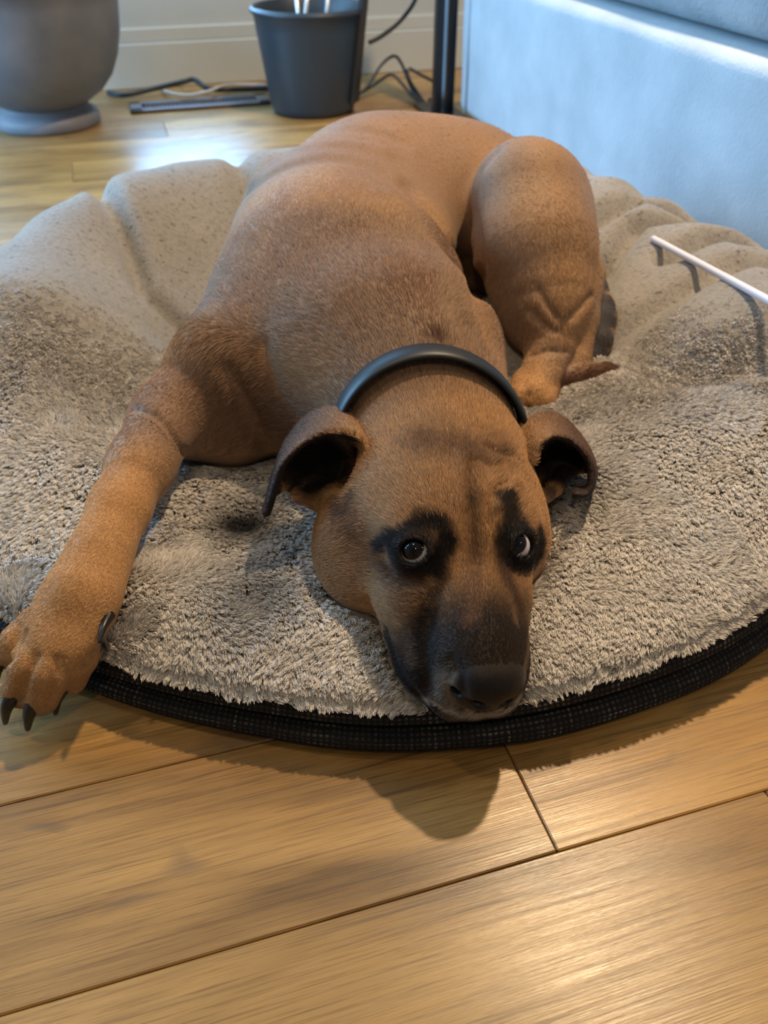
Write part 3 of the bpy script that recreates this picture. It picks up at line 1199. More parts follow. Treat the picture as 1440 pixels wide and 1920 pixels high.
def claw(p0, p1, p2, r):
    path = catmull([p0, p1, p2], 5)
    rr = r * np.linspace(1, 0.25, len(path))
    return under(link('claw', tube_mesh('claw', path, rr, 10), m_claw, None, True), dog)


for (e, r) in (((6, 1252), 0.0062), ((22, 1322), 0.0084), ((64, 1334), 0.0088), ((116, 1304), 0.0080)):
    p0 = atz(e[0] + 3, e[1] - 20, 0.038)
    p2 = atz(e[0] - 12, e[1] + 34, 0.010)
    claw(p0, (p0 + p2) / 2 + np.array([0, -0.003, 0.005]), p2, r)
p0 = bhit(202, 1156)
p2 = atz(186, 1206, float(p0[2]) - 0.006)
claw(p0 + np.array([0, 0.004, -0.002]), (p0 + p2) / 2 + np.array([0, 0, 0.002]), p2, 0.0050)


# ------------------------------------------------------------------ pet bed
BC = np.array([0.0, 1.03])


def bed_radius(phi):
    """outline radius; phi = 0 towards +x, pi/2 towards the wall"""
    base = 0.595 + 0.018 * np.cos(2 * phi) + 0.006 * np.cos(5 * phi + 0.6)
    return base


def edge_h(phi):
    c = np.cos(phi)
    return 0.056 + np.where(c > 0, 0.032 * c, 0.010 * c)


def gauss2(x, y, cx, cy, sx, sy, ang=0.0):
    c, s_ = math.cos(ang), math.sin(ang)
    dx, dy = x - cx, y - cy
    u, w = c * dx + s_ * dy, -s_ * dx + c * dy
    return np.exp(-(u / sx) ** 2 - (w / sy) ** 2)


def crease(x, y, pts, w):
    P = np.array([[x, y]]).reshape(2, -1).T
    d = np.full(len(P), 1e9)
    for i in range(len(pts) - 1):
        a, b_ = np.asarray(pts[i])[:2], np.asarray(pts[i + 1])[:2]
        ab = b_ - a
        t = np.clip(((P - a) @ ab) / (ab @ ab), 0, 1)
        d = np.minimum(d, np.linalg.norm(P - a - t[:, None] * ab, axis=1))
    return np.exp(-(d / w) ** 2).reshape(np.shape(x))


def bed_top(x, y):
    dx, dy = x - BC[0], y - BC[1]
    phi = np.arctan2(dy, dx)
    rn = np.hypot(dx, dy) / bed_radius(phi)
    front = smooth01((-np.sin(phi) - 0.25) / 0.65)          # 1 at the camera side
    wl_ = smooth01((np.cos(phi - 2.2) + 0.35) / 1.2)
    rim = (0.092 + 0.066 * wl_) * (1 - front) + 0.024 * front
    edge = edge_h(phi)
    # rounded cushion lip then bolster ring falling to the middle
    lip = np.sqrt(np.clip(1 - np.clip((rn - 0.72) / 0.28, 0, 1) ** 2.6, 0, 1))
    mid = 0.022 + 0.010 * (1 - front)
    ring = np.exp(-((rn - 0.74) / 0.26) ** 2)
    h = mid + (rim - mid + 0.008) * ring
    z = edge + h * lip
    # creases where the filling folds
    lf = smooth01((1.02 - rn) / 0.1)
    c1 = [atz(165, 375, .17), atz(205, 425, .16), atz(248, 500, .15), atz(262, 528, .15), atz(330, 560, .14), atz(392, 612, .12)]
    z = z - 0.030 * lf * crease(x, y, c1, 0.016)
    c2 = [atz(425, 312, .17), atz(455, 360, .16), atz(470, 420, .15)]
    z = z - 0.020 * lf * crease(x, y, c2, 0.020)
    c3 = [atz(1180, 700, .10), atz(1235, 752, .10), atz(1330, 765, .10), atz(1445, 745, .11)]
    z = z - 0.036 * lf * crease(x, y, c3, 0.034)
    for pts, w, d in (([(1110, 430), (1200, 405), (1290, 420)], 0.016, 0.030), ([(1120, 500), (1190, 440), (1330, 440)], 0.016, 0.032),
                      ([(1250, 500), (1330, 470), (1400, 468)], 0.016, 0.030), ([(1150, 590), (1260, 570), (1380, 530), (1450, 540)], 0.020, 0.026),
                      ([(1140, 470), (1110, 520)], 0.018, 0.012)):
        z = z - d * lf * crease(x, y, [atz(q[0], q[1], .16) for q in pts], w)
    puck = np.exp(-((rn - 0.86) / 0.10) ** 2)
    rside = smooth01((np.cos(phi - 0.35) - 0.45) / 0.35)
    lside = smooth01((np.cos(phi - 2.75) - 0.6) / 0.3)
    z = z + lf * puck * (0.0075 * rside * np.sin(31 * phi + 5 * rn + 1.2 * np.sin(9 * phi)) + 0.004 * lside * np.sin(23 * phi + 6 * rn))
    # pillowy swells
    for px, py, zz, sx, sy, amp in ((120, 620, .15, .12, .10, .030), (300, 420, .17, .10, .09, .022), (60, 880, .12, .12, .09, .018),
                                    (330, 1130, .08, .14, .07, .016), (1250, 950, .08, .16, .09, .014), (1300, 620, .13, .12, .09, .014)):
        c = atz(px, py, zz)
        z = z + amp * lf * gauss2(x, y, c[0], c[1], sx, sy)
    for px, py, zz, sx, amp in ((445, 965, .09, .035, .016), (350, 640, .11, .045, .020), (480, 1080, .09, .05, .008)):
        c = atz(px, py, zz)
        z = z - amp * lf * gauss2(x, y, c[0], c[1], sx, sx)
    return np.maximum(z, edge * 0.9)


# lowest point of the dog over each column, so that the cushion gives way under it
inside = SDF < 0
anyc = inside.any(2)
low = np.where(anyc, GZ[np.argmax(inside, 2)], 9.0)
low_blur = low.copy()


def dog_low(x, y):
    i = np.clip(np.searchsorted(GX, x), 0, len(GX) - 1)
    j = np.clip(np.searchsorted(GY, y), 0, len(GY) - 1)
    out = low[i, j]
    return np.where((x < GX[0]) | (x > GX[-1]) | (y < GY[0]) | (y > GY[-1]), 9.0, out)


NPHI, NR = 420, 150
phis = np.linspace(0, 2 * math.pi, NPHI, endpoint=False)
rns = np.concatenate([np.linspace(0.0, 0.8, 110, endpoint=False), np.linspace(0.8, 1.0, 40)])
PH, RN = np.meshgrid(phis, rns[1:])
RR = bed_radius(PH) * RN
BX, BY = BC[0] + RR * np.cos(PH), BC[1] + RR * np.sin(PH)
BZ = bed_top(BX, BY)
DL = dog_low(BX, BY)
BZ0 = BZ.copy()
BZ = np.minimum(BZ, np.maximum(DL + 0.004, 0.03))
sunk = BZ0 - BZ
# ease the dent outwards a little
for _ in range(10):
    s2 = (np.roll(sunk, 1, 1) + np.roll(sunk, -1, 1) + np.vstack([sunk[:1], sunk[:-1]]) + np.vstack([sunk[1:], sunk[-1:]])) / 4
    sunk = np.maximum(sunk, s2 * 0.96)
BZ = BZ0 - sunk
verts = [(BC[0], BC[1], float(BZ[0].mean()))]
verts += list(zip(BX.ravel(), BY.ravel(), BZ.ravel()))
# skirt: plush wraps under the lip
Rb = bed_radius(phis)
ex, ey, ez = BX[-1], BY[-1], BZ[-1]
skirt = []
for k, (dr, dz) in enumerate(((0.004, -0.004), (0.003, -0.008), (-0.008, -0.010))):
    skirt += list(zip(BC[0] + (Rb + dr) * np.cos(phis), BC[1] + (Rb + dr) * np.sin(phis), ez + dz))
verts += skirt
faces = []
nrow = len(rns) - 1 + 3
for k in range(NPHI):
    faces.append((0, 1 + k, 1 + (k + 1) % NPHI))
for r_ in range(nrow - 1):
    b0 = 1 + r_ * NPHI
    for k in range(NPHI):
        k2 = (k + 1) % NPHI
        faces.append((b0 + k, b0 + NPHI + k, b0 + NPHI + k2, b0 + k2))
bed = empty('pet_bed', (BC[0], BC[1], 0))
tag(bed, 'round taupe fleece dog bed with a dark woven side band', 'dog bed')
bed_me = mesh('cushion', verts, faces)
m_fleece, nt, b = mat('taupe_fleece_backing', (0.20, 0.165, 0.125), 0.95, 0.1, sheen=0.3)
v_ = mapping(nt)
nf = noise(nt, v_, 210, 4, 0.6, 0.5)
nb = noise(nt, v_, 9, 3, 0.5)
cc = ramp(nt, nf, [(0.32, (0.215, 0.196, 0.174)), (0.56, (0.295, 0.272, 0.245))])
fl_ = noise(nt, mapping(nt, 'Object', (1, 1.6, 1)), 120, 2, 0.5)
cc = mixc(nt, 1.0, cc, ramp(nt, fl_, [(0.30, (0.45, 0.43, 0.40)), (0.38, (1, 1, 1))]), 'MULTIPLY')
nt.links.new(mixc(nt, 0.5, cc, ramp(nt, nb, [(0.3, (0.8, 0.8, 0.8)), (0.7, (1.15, 1.15, 1.15))]), 'MULTIPLY'), b.inputs['Base Color'])
bump(nt, b, nf, 0.55, 0.003)
cushion = under(link('cushion', bed_me, m_fleece, None, True), bed)


def ring_mesh(name, prof, phi_n=360, wob=0.0):
    vs, fs, uv = [], [], []
    ph = np.linspace(0, 2 * math.pi, phi_n + 1)
    arc = 0.0
    L = [0.0]
    for i in range(1, len(prof)):
        L.append(L[-1] + math.dist(prof[i], prof[i - 1]))
    for i, p_ in enumerate(ph):
        w = wob * (math.sin(11 * p_) + 0.6 * math.sin(23 * p_ + 1))
        R_ = float(bed_radius(np.array(p_)))
        for (dr, z), l in zip(prof, L):
            vs.append((BC[0] + (R_ + dr + w) * math.cos(p_), BC[1] + (R_ + dr + w) * math.sin(p_), z * float(edge_h(p_)) / 0.072))
            uv.append((p_ * 0.6, l))
    n = len(prof)
    for i in range(phi_n):
        for j in range(n - 1):
            fs.append((i * n + j, (i + 1) * n + j, (i + 1) * n + j + 1, i * n + j + 1))
    return mesh(name, vs, fs, uv)


under(link('lower_band', ring_mesh('lower_band', [(-0.03, 0.001), (-0.004, 0.001), (0.008, 0.005), (0.015, 0.014), (0.014, 0.024), (0.006, 0.0315), (-0.012, 0.033)], wob=0.0008), M['band'], None, True), bed)
under(link('seam_gap', ring_mesh('seam_gap', [(-0.012, 0.032), (0.001, 0.0325), (0.004, 0.037), (0.001, 0.0415), (-0.012, 0.043)]), M['black_cloth'], None, True), bed)
under(link('upper_band', ring_mesh('upper_band', [(-0.012, 0.041), (0.006, 0.043), (0.011, 0.050), (0.008, 0.058), (-0.001, 0.064), (-0.03, 0.066)], wob=0.0008), M['band'], None, True), bed)


# ------------------------------------------------------------------ hair strands
def sample_surface(P, F, count, weight=None):
    """area weighted random points on a quad/tri list -> positions, normals, face ids"""
    A, B, C_ = P[F[:, 0]], P[F[:, 1]], P[F[:, 2]]
    n = np.cross(B - A, C_ - A)
    ar = np.linalg.norm(n, axis=1) * 0.5
    w = ar if weight is None else ar * weight
    idx = RNG.choice(len(F), size=count, p=w / w.sum())
    r1, r2 = np.sqrt(RNG.random(count)), RNG.random(count)
    bar = np.stack([1 - r1, r1 * (1 - r2), r1 * r2], 1)
    pos = bar[:, :1] * A[idx] + bar[:, 1:2] * B[idx] + bar[:, 2:] * C_[idx]
    nn = n[idx] / (2 * ar[idx][:, None] + 1e-12)
    return pos, nn, idx, bar


def make_strands(name, pts, radius, colors, m, parent, origin):
    """pts: (n, k, 3)"""
    n, k, _ = pts.shape
    hc = bpy.data.hair_curves.new(name)
    hc.add_curves([k] * n)
    hc.position_data.foreach_set('vector', pts.astype(np.float32).ravel())
    ra = hc.attributes.get('radius') or hc.attributes.new('radius', 'FLOAT', 'POINT')
    ra.data.foreach_set('value', radius.astype(np.float32).ravel())
    ca = hc.attributes.new('hair_col', 'FLOAT_COLOR', 'CURVE')
    ca.data.foreach_set('color', np.concatenate([colors, np.ones((n, 1))], 1).astype(np.float32).ravel())
    hc.materials.append(m)
    o = bpy.data.objects.new(name, hc)
    COL.objects.link(o)
    under(o, parent)
    o['kind'] = 'stuff'
    return o


m_pile, nt, b, a_ = attr_material('fleece_pile', 'hair_col', 0.8, 0.15)
m_fur, nt, b, a_ = attr_material('dog_hair', 'hair_col', 0.6, 0.14)


def bed_pile():
    P = np.array(verts)
    F = []
    for f_ in faces:
        if len(f_) == 3:
            F.append(f_)
        else:
            F.append((f_[0], f_[1], f_[2]))
            F.append((f_[0], f_[2], f_[3]))
    F = np.array(F)
    cen = P[F].mean(1)
    near = 0.85 + 1.6 * np.exp(-np.maximum(cen[:, 1] - 0.55, 0) / 0.28)
    # brushed flat towards the back and sides: only the front stands up
    fl_c = smooth01((0.98 - np.hypot(cen[:, 0] * 0.55, cen[:, 1])) / 0.26)
    near = near * np.clip(fl_c * 1.15, 0, 1)
    # hidden under the dog: none
    dl = dog_low(cen[:, 0], cen[:, 1])
    near = np.where(dl < cen[:, 2] + 0.010, 0.0, near)
    NC = 56000
    pos, nn, idx, bar = sample_surface(P, F, NC, near)
    nn = np.where(nn[:, 2:] < 0, -nn, nn)
    dist = pos[:, 1]
    # lie of the pile: swirling directions
    a1 = vnoise(pos, 9, 5) * 6.0 + vnoise(pos, 33, 6) * 3.6
    lean = np.stack([np.cos(a1), np.sin(a1), np.zeros(NC)], 1)
    lean = lean + 0.5 * np.array([0.1, -1, 0])
    lean = unit(lean - nn * (lean * nn).sum(1, keepdims=True))
    bitan = np.cross(nn, lean)
    fluff = np.clip(0.20 + 0.85 * smooth01((0.98 - np.hypot(pos[:, 0] * 0.55, pos[:, 1]) ) / 0.30), 0.2, 1.0)
    length = 0.0088 * np.maximum(fluff, 0.24) * (0.75 + 0.5 * RNG.random(NC))
    HPC = 9
    K = 4
    base_col = np.array([0.61, 0.568, 0.52])
    tone = 0.90 + 0.20 * vnoise(pos, 60, 7) + 0.07 * RNG.standard_normal(NC)
    cc_ = base_col * np.clip(tone, 0.35, 1.5)[:, None]
    for px, py, zz, rr, amt in ((446, 958, .092, .034, 1.15), (478, 1095, .098, .045, .65), (345, 635, .12, .040, .9), (1090, 930, .10, .03, .4)):  # dark matted spots, with the shade of the dents painted into them
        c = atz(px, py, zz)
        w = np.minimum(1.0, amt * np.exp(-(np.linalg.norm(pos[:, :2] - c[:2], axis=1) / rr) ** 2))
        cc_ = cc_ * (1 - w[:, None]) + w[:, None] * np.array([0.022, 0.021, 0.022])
    ang = RNG.random((NC, HPC)) * 2 * math.pi
    rad = (0.0028 + 0.0030 * (1 - fluff))[:, None] * np.sqrt(RNG.random((NC, HPC)))
    offs = rad[..., None] * (np.cos(ang)[..., None] * lean[:, None] + np.sin(ang)[..., None] * bitan[:, None])
    root_ = pos[:, None] + offs - 0.001 * nn[:, None]
    tip_c = pos + nn * (length * (0.85 - 0.30 * fluff))[:, None] + lean * (length * (0.15 + 0.65 * fluff))[:, None]
    tip = tip_c[:, None] + offs * (0.35 + 0.6 * (1 - fluff))[:, None, None] + RNG.standard_normal((NC, HPC, 3)) * 0.0006
    midp = root_ + (nn * (length * 0.52)[:, None])[:, None] + (lean * (length * 0.22)[:, None])[:, None] + (bitan * (0.002 * RNG.standard_normal(NC))[:, None])[:, None]
    pts = np.empty((NC, HPC, K, 3))
    for k in range(K):
        t = k / (K - 1)
        pts[:, :, k] = (1 - t) ** 2 * root_ + 2 * t * (1 - t) * midp + t * t * tip
    pts = pts.reshape(-1, K, 3)
    r0 = (0.00044 + 0.00008 * smooth01((dist - 0.8) / 0.6))[:, None] * np.ones((1, HPC))
    radp = r0.reshape(-1, 1) * np.array([1.0, 1.0, 0.9, 0.45])
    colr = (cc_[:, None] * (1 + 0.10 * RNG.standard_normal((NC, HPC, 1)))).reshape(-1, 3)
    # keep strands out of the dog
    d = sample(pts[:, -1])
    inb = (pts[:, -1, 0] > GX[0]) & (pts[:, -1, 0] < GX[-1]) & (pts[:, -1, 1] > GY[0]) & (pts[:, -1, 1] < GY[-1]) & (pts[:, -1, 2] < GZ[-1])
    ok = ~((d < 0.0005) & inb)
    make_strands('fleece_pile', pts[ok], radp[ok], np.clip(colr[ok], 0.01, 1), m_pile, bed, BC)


bed_pile()


def dog_fur():
    F = np.concatenate([Q[:, [0, 1, 2]], Q[:, [0, 2, 3]]])
    cen = V[F].mean(1)
    nn0 = unit(np.cross(V[F[:, 1]] - V[F[:, 0]], V[F[:, 2]] - V[F[:, 0]]))
    w = np.ones(len(F))
    w[nn0[:, 2] < -0.5] = 0.05
    loc = (cen - HO) @ HR
    headw = (loc[:, 0] > -0.15)
    w *= np.where(headw, 2.6, 1.0)
    bare = nose_w[F[:, 0]] > 0.25
    w[bare] = 0
    w *= 1 - 0.985 * smooth01((cen[:, 1] - 0.90) / 0.14)
    for sg, (c, nrm) in EYES.items():
        w[np.linalg.norm(cen - c, axis=1) < 0.0150] = 0
    zb = dog_low(cen[:, 0], cen[:, 1])
    w[cen[:, 2] < zb + 0.006] = 0
    n = 200000
    pos, nn, idx, bar = sample_surface(V, F, n, w)
    col = (CV[F[idx]] * bar[..., None]).sum(1)
    # lie of the coat: anchor directions
    anchors = []

    def anc(px, py, dirx, diry):
        p_ = bhit(px, py)
        q = bhit(px + dirx * 24, py + diry * 24)
        anchors.append((p_, unit(np.asarray(q - p_, float))))
    for q in ((925, 1200, -.1, -1), (900, 1120, 0, -1), (880, 1000, 0, -1), (860, 900, -.1, -1), (820, 800, -.2, -1), (720, 940, -.6, -.6), (690, 1050, -.9, -.2),
              (640, 1000, -.5, .3), (760, 1160, -.6, -.3), (760, 1250, -.8, .1), (850, 1300, -.7, .5), (960, 880, .4, -.8), (990, 950, .3, -.6),
              (780, 620, -.3, -1), (700, 560, -.4, -1), (600, 480, -.4, -1), (780, 480, -.1, -1), (560, 640, -.8, -.4), (480, 560, -.5, -.8), (860, 580, .3, -.9),
              (430, 700, -.7, .6), (330, 740, -.6, .7), (270, 880, -.4, .9), (200, 1030, -.4, .9), (120, 1180, -.5, .9), (60, 1290, -.5, .8),
              (650, 350, .1, -1), (560, 320, .2, -.9), (740, 260, .9, -.3), (860, 250, 1, .1), (820, 380, .5, -.6), (960, 300, .9, .4), (1050, 380, .4, .9),
              (960, 420, .1, 1), (1020, 520, .1, 1), (1030, 620, 0, 1), (1000, 720, -.3, .9), (1090, 620, -.1, 1), (1100, 705, 1, -.2)):
        anc(*q)
    AP = np.array([a[0] for a in anchors])
    AD = np.array([a[1] for a in anchors])
    d2 = ((pos[:, None] - AP[None]) ** 2).sum(2)
    wt = 1 / (d2 + 2e-5) ** 1.6
    flow = unit((wt[..., None] * AD[None]).sum(1) / wt.sum(1)[:, None])
    flow = flow + 0.14 * np.stack([vnoise(pos, 60, 21) - .5, vnoise(pos, 60, 22) - .5, vnoise(pos, 60, 23) - .5], 1) + 0.05 * RNG.standard_normal((n, 3))
    flow = unit(flow - nn * (flow * nn).sum(1, keepdims=True))
    lc = (pos - HO) @ HR
    hw = smooth01((lc[:, 0] + 0.17) / 0.06)
    mw = smooth01((lc[:, 0] - 0.0) / 0.06)
    ln = (0.0085 * (1 - hw) + 0.0060 * hw) * (1 - 0.35 * mw) * (0.7 + 0.6 * RNG.random(n))
    thinear = np.zeros(n)
    for q in (EAR_L_F[3:], EAR_R_F[2:]):
        for a in q:
            thinear = np.maximum(thinear, np.exp(-(np.linalg.norm(pos - aty(*a), axis=1) / 0.03) ** 2))
    ln *= 1 - 0.65 * thinear
    legw = np.zeros(n)
    for q in ((300, 810, .72), (255, 890, .65), (215, 980, .59), (175, 1070, .54), (130, 1160, .505), (80, 1240, .475), (40, 1300, .46), (1010, 720, .87), (1085, 620, .95)):
        legw = np.maximum(legw, np.exp(-(np.linalg.norm(pos - aty(*q), axis=1) / 0.055) ** 2))
    ln *= 1 - 0.55 * smooth01(legw * 1.6)
    rear = smooth01((pos[:, 1] - 0.84) / 0.16)
    ln *= 1 - 0.5 * rear
    lift = (0.10 + 0.08 * RNG.random(n)) * (1 - 0.45 * rear)
    K = 3
    pts = np.empty((n, K, 3))
    pts[:, 0] = pos - 0.0004 * nn
    pts[:, 1] = pos + flow * (ln * 0.5)[:, None] + nn * (ln * lift * 0.62)[:, None]
    pts[:, 2] = pos + flow * ln[:, None] + nn * (ln * lift)[:, None]
    rad = np.ones((n, 1)) * np.array([0.00021, 0.00018, 0.00005]) * (1 + 0.15 * smooth01((pos[:, 1:2] - 0.75) / 0.4))
    var = np.clip(1 + (0.20 - 0.12 * rear[:, None]) * RNG.standard_normal((n, 1)), 0.45, 1.7)
    make_strands('fur', pts, rad, np.clip(col * var * 1.06, 0.003, 1), m_fur, dog, dog_base)


dog_fur()


# ------------------------------------------------------------------ collar
def make_collar():
    top, left, right = bhit(790, 668), bhit(603, 770), bhit(940, 742)
    c = (left + right) / 2 + np.array([0, 0.006, -0.012])
    ax_s = unit(right - left)
    up_ = top - c
    up_ = unit(up_ - ax_s * (up_ @ ax_s))
    nrm = np.cross(ax_s, up_)
    ra, rb = np.linalg.norm(right - left) / 2 + 0.004, abs((top - c) @ up_) + 0.004
    n, k = 120, 14
    vs, fs = [], []
    rr = []
    for i in range(n):
        a = 2 * math.pi * i / n
        d_ = ax_s * math.cos(a) + up_ * math.sin(a)
        h_ = bvh.ray_cast(Vector(c), Vector(d_))
        rr.append(min(h_[3], 0.115) if h_[0] is not None else 0.09)
    rr = np.array(rr)
    rr = np.maximum(rr, np.roll(rr, 1))
    for _ in range(14):
        rr = (np.roll(rr, 1) + 2 * rr + np.roll(rr, -1)) / 4
    rr = rr + 0.0035
    for i in range(n):
        a = 2 * math.pi * i / n
        d_ = ax_s * math.cos(a) + up_ * math.sin(a)
        cen = c + d_ * rr[i]
        out = d_
        for j in range(k):
            b_ = 2 * math.pi * j / k
            cx, cy = math.cos(b_), math.sin(b_)
            # rounded strap section: wide along the neck, thin outwards
            ux = math.copysign(abs(cx) ** 0.6, cx) * 0.0165
            uy = math.copysign(abs(cy) ** 0.8, cy) * 0.0034
            bulge = 0.0022 * (1 - (ux / 0.0165) ** 2) * (1 if cy > 0 else 0.6)
            vs.append(cen + nrm * ux + out * (uy + bulge))
    for i in range(n):
        for j in range(k):
            i2, j2 = (i + 1) % n, (j + 1) % k
            fs.append((i * k + j, i2 * k + j, i2 * k + j2, i * k + j2))
    o = link('dog_collar', mesh('dog_collar', vs, fs), M['collar'], None, True)
    tag(o, 'black smooth rubber collar around the neck of the tan dog', 'collar')
    return o


make_collar()


# ------------------------------------------------------------------ sofa
# its near face runs along E2 (away from the camera), its far end stops at the back left
S0 = np.array([0.225, 2.46, 0.0])
sofa = empty('sofa', S0, TH)
tag(sofa, 'pale blue grey upholstered sofa at the right edge', 'sofa')


def sofa_part(name, x0, x1, y0, y1, z0, z1, bev, m, seg=5, wob=0.0):
    """local axes: x away from the bed, y towards the wall; origin at the far near corner"""
    bm = bmesh.new()
    bmesh.ops.create_cube(bm, size=1.0)
    for v in bm.verts:
        v.co = Vector(((x0 + x1) / 2 + v.co.x * (x1 - x0), (y0 + y1) / 2 + v.co.y * (y1 - y0), (z0 + z1) / 2 + v.co.z * (z1 - z0)))
    bmesh.ops.bevel(bm, geom=bm.edges[:], offset=bev, segments=seg, profile=0.5, affect='EDGES')
    if wob:
        bmesh.ops.subdivide_edges(bm, edges=[e_ for e_ in bm.edges if e_.calc_length() > 0.12], cuts=24, use_grid_fill=True)
        for v in bm.verts:
            if v.co.x < x0 + 0.03:
                v.co.x += wob * (math.sin(v.co.y * 5.2) * math.sin(v.co.z * 11 + v.co.y * 3) + 0.5 * math.sin(v.co.y * 13 + v.co.z * 17))
    me_ = bpy.data.meshes.new(name)
    bm.to_mesh(me_)
    bm.free()
    return link(name, me_, m, sofa, True)


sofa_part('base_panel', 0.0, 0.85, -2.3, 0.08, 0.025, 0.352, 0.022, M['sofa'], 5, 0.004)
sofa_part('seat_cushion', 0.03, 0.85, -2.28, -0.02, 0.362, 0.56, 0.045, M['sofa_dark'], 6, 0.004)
sofa_part('foot', 0.06, 0.12, -0.12, -0.06, 0.0, 0.03, 0.004, M['black_metal'], 1)
sofa_part('foot', 0.06, 0.12, -2.2, -2.14, 0.0, 0.03, 0.004, M['black_metal'], 1)
seam = tube_mesh('piping', [(-0.002, 0.02, z) for z in np.linspace(0.03, 0.345, 12)], 0.004, 8)
link('piping', seam, M['sofa'], sofa, True)

# ------------------------------------------------------------------ urn planter
uc = atz(93, 232, 0.0)
urn = empty('urn_planter', uc)
tag(urn, 'large grey ceramic urn planter on a round foot by the wall', 'planter')
prof_foot = [(0.001, 0.0), (0.132, 0.0), (0.137, 0.006), (0.136, 0.022), (0.130, 0.032), (0.118, 0.040), (0.108, 0.050), (0.106, 0.058)]
prof_bowl = [(0.104, 0.050), (0.126, 0.062), (0.160, 0.084), (0.190, 0.118), (0.213, 0.165), (0.228, 0.22), (0.236, 0.29), (0.238, 0.33), (0.246, 0.335), (0.248, 0.35), (0.242, 0.36), (0.224, 0.36), (0.220, 0.30), (0.001, 0.28)]
under(link('foot', lathe_mesh('foot', prof_foot, 72), M['urn'], None, True), urn).location = uc
under(link('bowl', lathe_mesh('bowl', prof_bowl, 72), M['urn'], None, True), urn).location = uc

# ------------------------------------------------------------------ bin
bc = atz(588, 206, 0.0)
wb_ = empty('waste_bin', bc)
tag(wb_, 'dark slate plastic bin with a rim between urn and sofa', 'bin')
prof_bin = [(0.001, 0.0), (0.108, 0.0), (0.116, 0.006), (0.120, 0.02), (0.134, 0.12), (0.147, 0.21), (0.151, 0.242), (0.155, 0.246), (0.156, 0.260), (0.152, 0.263), (0.147, 0.258), (0.143, 0.21), (0.117, 0.02), (0.001, 0.016)]
under(link('bucket', lathe_mesh('bucket', prof_bin, 72), M['bin'], None, True), wb_).location = bc
rimp = [np.array([0.1545 * math.cos(a), 0.1545 * math.sin(a), 0.254]) for a in np.linspace(0, 2 * math.pi, 73)]
under(link('rim', tube_mesh('rim', rimp, 0.0055, 10, False), M['bin'], None, True), wb_).location = bc
sd = unit(np.array([0.93, -0.37, 0]))
hp = [bc + sd * r_ + np.array([0, 0, z]) for r_, z in ((0.128, 0.03), (0.138, 0.11), (0.150, 0.21), (0.160, 0.285), (0.163, 0.34))]
hv = catmull(hp, 6)
strap = []
tn = np.array([-sd[1], sd[0], 0])
vs, fs = [], []
for p_ in hv:
    for (a, b_) in ((-0.022, -0.004), (0.022, -0.004), (0.022, 0.006), (-0.022, 0.006)):
        vs.append(p_ + tn * a + sd * b_)
for i in range(len(hv) - 1):
    for j in range(4):
        fs.append((i * 4 + j, i * 4 + (j + 1) % 4, (i + 1) * 4 + (j + 1) % 4, (i + 1) * 4 + j))
fs += [(3, 2, 1, 0), tuple((len(hv) - 1) * 4 + j for j in range(4))]
under(link('side_strap', mesh('side_strap', vs, fs), M['bin_dark']), wb_)
for i, (dx, dy, lean_) in enumerate(((-0.045, 0.0, 0.05), (-0.010, 0.02, -0.03), (0.020, -0.01, 0.04), (0.035, 0.03, 0.02))):
    b0 = bc + np.array([dx, dy, 0.02])
    rod = link('steel_rod', tube_mesh('steel_rod', [b0, b0 + np.array([lean_, 0.01, 0.31])], 0.006, 10), M['chrome'], None, True)
    tag(rod, ('slim steel rod standing in the dark bin, leftmost of four', 'slim steel rod standing in the dark bin, second from left',
              'slim steel rod standing in the dark bin, third from left', 'slim steel rod standing in the dark bin, rightmost of four')[i], 'rod', 'steel rods in the bin')

# ------------------------------------------------------------------ floor register
vc = (atz(245, 200, 0.0) + atz(505, 196, 0.0)) / 2
vent = empty('floor_register', vc, TH)
tag(vent, 'dark bronze slotted floor register by the baseboard', 'vent')
VL, VW = 0.40, 0.105
bm = bmesh.new()
for (x0, x1, y0, y1) in ((-VL / 2, VL / 2, -VW / 2, -VW / 2 + 0.022), (-VL / 2, VL / 2, VW / 2 - 0.022, VW / 2), (-VL / 2, -VL / 2 + 0.035, -VW / 2, VW / 2), (VL / 2 - 0.035, VL / 2, -VW / 2, VW / 2)):
    r = bmesh.ops.create_cube(bm, size=1.0)
    for v in r['verts']:
        v.co = Vector(((x0 + x1) / 2 + v.co.x * (x1 - x0), (y0 + y1) / 2 + v.co.y * (y1 - y0), 0.006 + v.co.z * 0.010))
me_ = bpy.data.meshes.new('frame')
bm.to_mesh(me_)
bm.free()
fr = link('frame', me_, M['vent'], vent)
bv = fr.modifiers.new('bevel', 'BEVEL')
bv.width = 0.003
bv.segments = 2
link('pan', box_mesh('pan', VL - 0.03, VW - 0.02, 0.002, center=(0, 0, 0.0015)), M['vent_dark'], vent)
slat_me = box_mesh('slat', 0.0055, VW - 0.04, 0.006, 0.0008, 1, center=(0, 0, 0.006))
for k in range(28):
    sl = link('slat', slat_me, M['vent'], vent)
    sl.location = (-0.155 + k * 0.31 / 27, 0, 0)
    sl.rotation_euler = (0, 0.35, 0)


# ------------------------------------------------------------------ cords
def cord(pix, r, m, label, name='power_cord'):
    pts = [atz(q[0], q[1], q[2]) if len(q) == 3 else aty(q[0], q[1], q[3]) for q in pix]
    o = link(name, tube_mesh(name, catmull(pts, 8), r, 10), m, None, True)
    tag(o, label, 'cord')
    return o


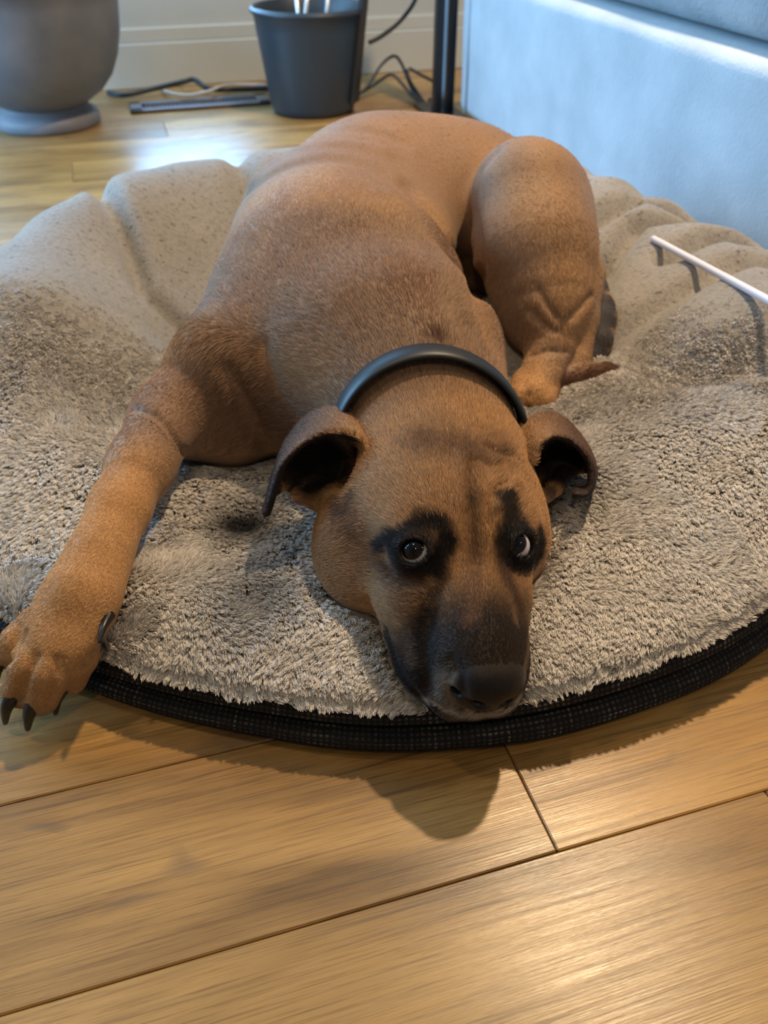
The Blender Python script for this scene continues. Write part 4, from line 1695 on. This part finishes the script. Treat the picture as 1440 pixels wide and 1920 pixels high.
cord([(203, 174, .012), (235, 178, .012), (290, 166, .020), (345, 153, .034), (365, 150, .036), (390, 166, .02), (430, 168, .012), (510, 166, .010)], 0.0075, M['cord'],
     'thick black cord lying across the floor register')
cord([(300, 166, .008), (325, 176, .022), (360, 178, .022), (395, 170, .03), (415, 162, .02), (440, 158, .008), (500, 160, .006)], 0.004, M['cord_white'],
     'thin off-white cord looping beside the register')
cord([(782, -8, 0, 2.80), (770, 15, 0, 2.78), (745, 45, 0, 2.74), (715, 68, 0, 2.70), (692, 80, 0, 2.68)], 0.006, M['cord'],
     'black cord hanging down to the right side of the bin')
cord([(668, 180, .006), (690, 160, .03), (715, 122, .08), (738, 105, .10), (752, 118, .08), (765, 150, .04), (778, 180, .01), (792, 194, .006)], 0.0045, M['cord_grey'],
     'grey wire in a tall arch right of the bin')
cord([(665, 182, .006), (700, 160, .02), (732, 140, .04), (752, 155, .03), (772, 178, .012), (800, 196, .006)], 0.0045, M['cord_grey'],
     'grey wire in a low arch right of the bin')
cord([(768, 128, .07), (785, 138, .06), (812, 152, .045), (835, 160, .03)], 0.0045, M['cord'],
     'short black wire end pointing up beside the metal stand')
cord([(762, 131, .07), (768, 152, .045), (785, 178, .014), (800, 197, .006), (806, 186, .010)], 0.0055, M['cord'],
     'black wire bunched on the floor by the metal stand')

# ------------------------------------------------------------------ twin bar stand
sb = atz(829, 216, 0.0)
stand = empty('metal_stand', sb, TH)
tag(stand, 'black upright metal stand of two bars beside the sofa', 'stand')
for dx in (-0.018, 0.018):
    link('bar', box_mesh('bar', 0.021, 0.03, 0.80, 0.003, 2, center=(dx, 0, 0.40)), M['black_metal'], stand)
link('spacer', box_mesh('spacer', 0.018, 0.012, 0.79, 0.001, 1, center=(0, 0.004, 0.40)), M['chrome'], stand)
link('foot_plate', box_mesh('foot_plate', 0.10, 0.22, 0.012, 0.003, 2, center=(0, 0, 0.006)), M['black_metal'], stand)

# ------------------------------------------------------------------ white stick on the bed
bed_bvh = BVHTree.FromPolygons([tuple(map(float, v)) for v in verts], faces)


def bed_hit(px, py):
    h = bed_bvh.ray_cast(CAMV, Vector(ray(px, py)).normalized())
    return np.array(h[0]) if h[0] is not None else atz(px, py, 0.15)


q0, q1 = bed_hit(1224, 452), bed_hit(1425, 590)
line = np.array([q0 + (q1 - q0) * t for t in np.linspace(0, 1.35, 40)])
tt_ = np.linspace(0, 1.35, 40)
bz_ = []
for p_ in line:
    h = bed_bvh.ray_cast(Vector((p_[0], p_[1], 0.6)), Vector((0, 0, -1)))
    bz_.append(h[0][2] - p_[2] if h[0] is not None else -0.5)
bz_ = np.array(bz_) + 0.0046
best_ = min(((a0 + a1, a0, a1) for a0 in np.arange(-0.01, 0.06, 0.001) for a1 in np.arange(-0.03, 0.06, 0.001)
             if (a0 + (a1 - a0) * tt_ / 1.35 >= bz_ - 0.002).all()), default=(0, 0.02, 0.02))
stick_p = line + np.outer(best_[1] + (best_[2] - best_[1]) * tt_ / 1.35, [0, 0, 1.0])
o = link('paper_stick', tube_mesh('paper_stick', stick_p, 0.0046, 14), M['stick'], None, True)
tag(o, 'long thin white stick lying on the right side of the dog bed', 'stick')
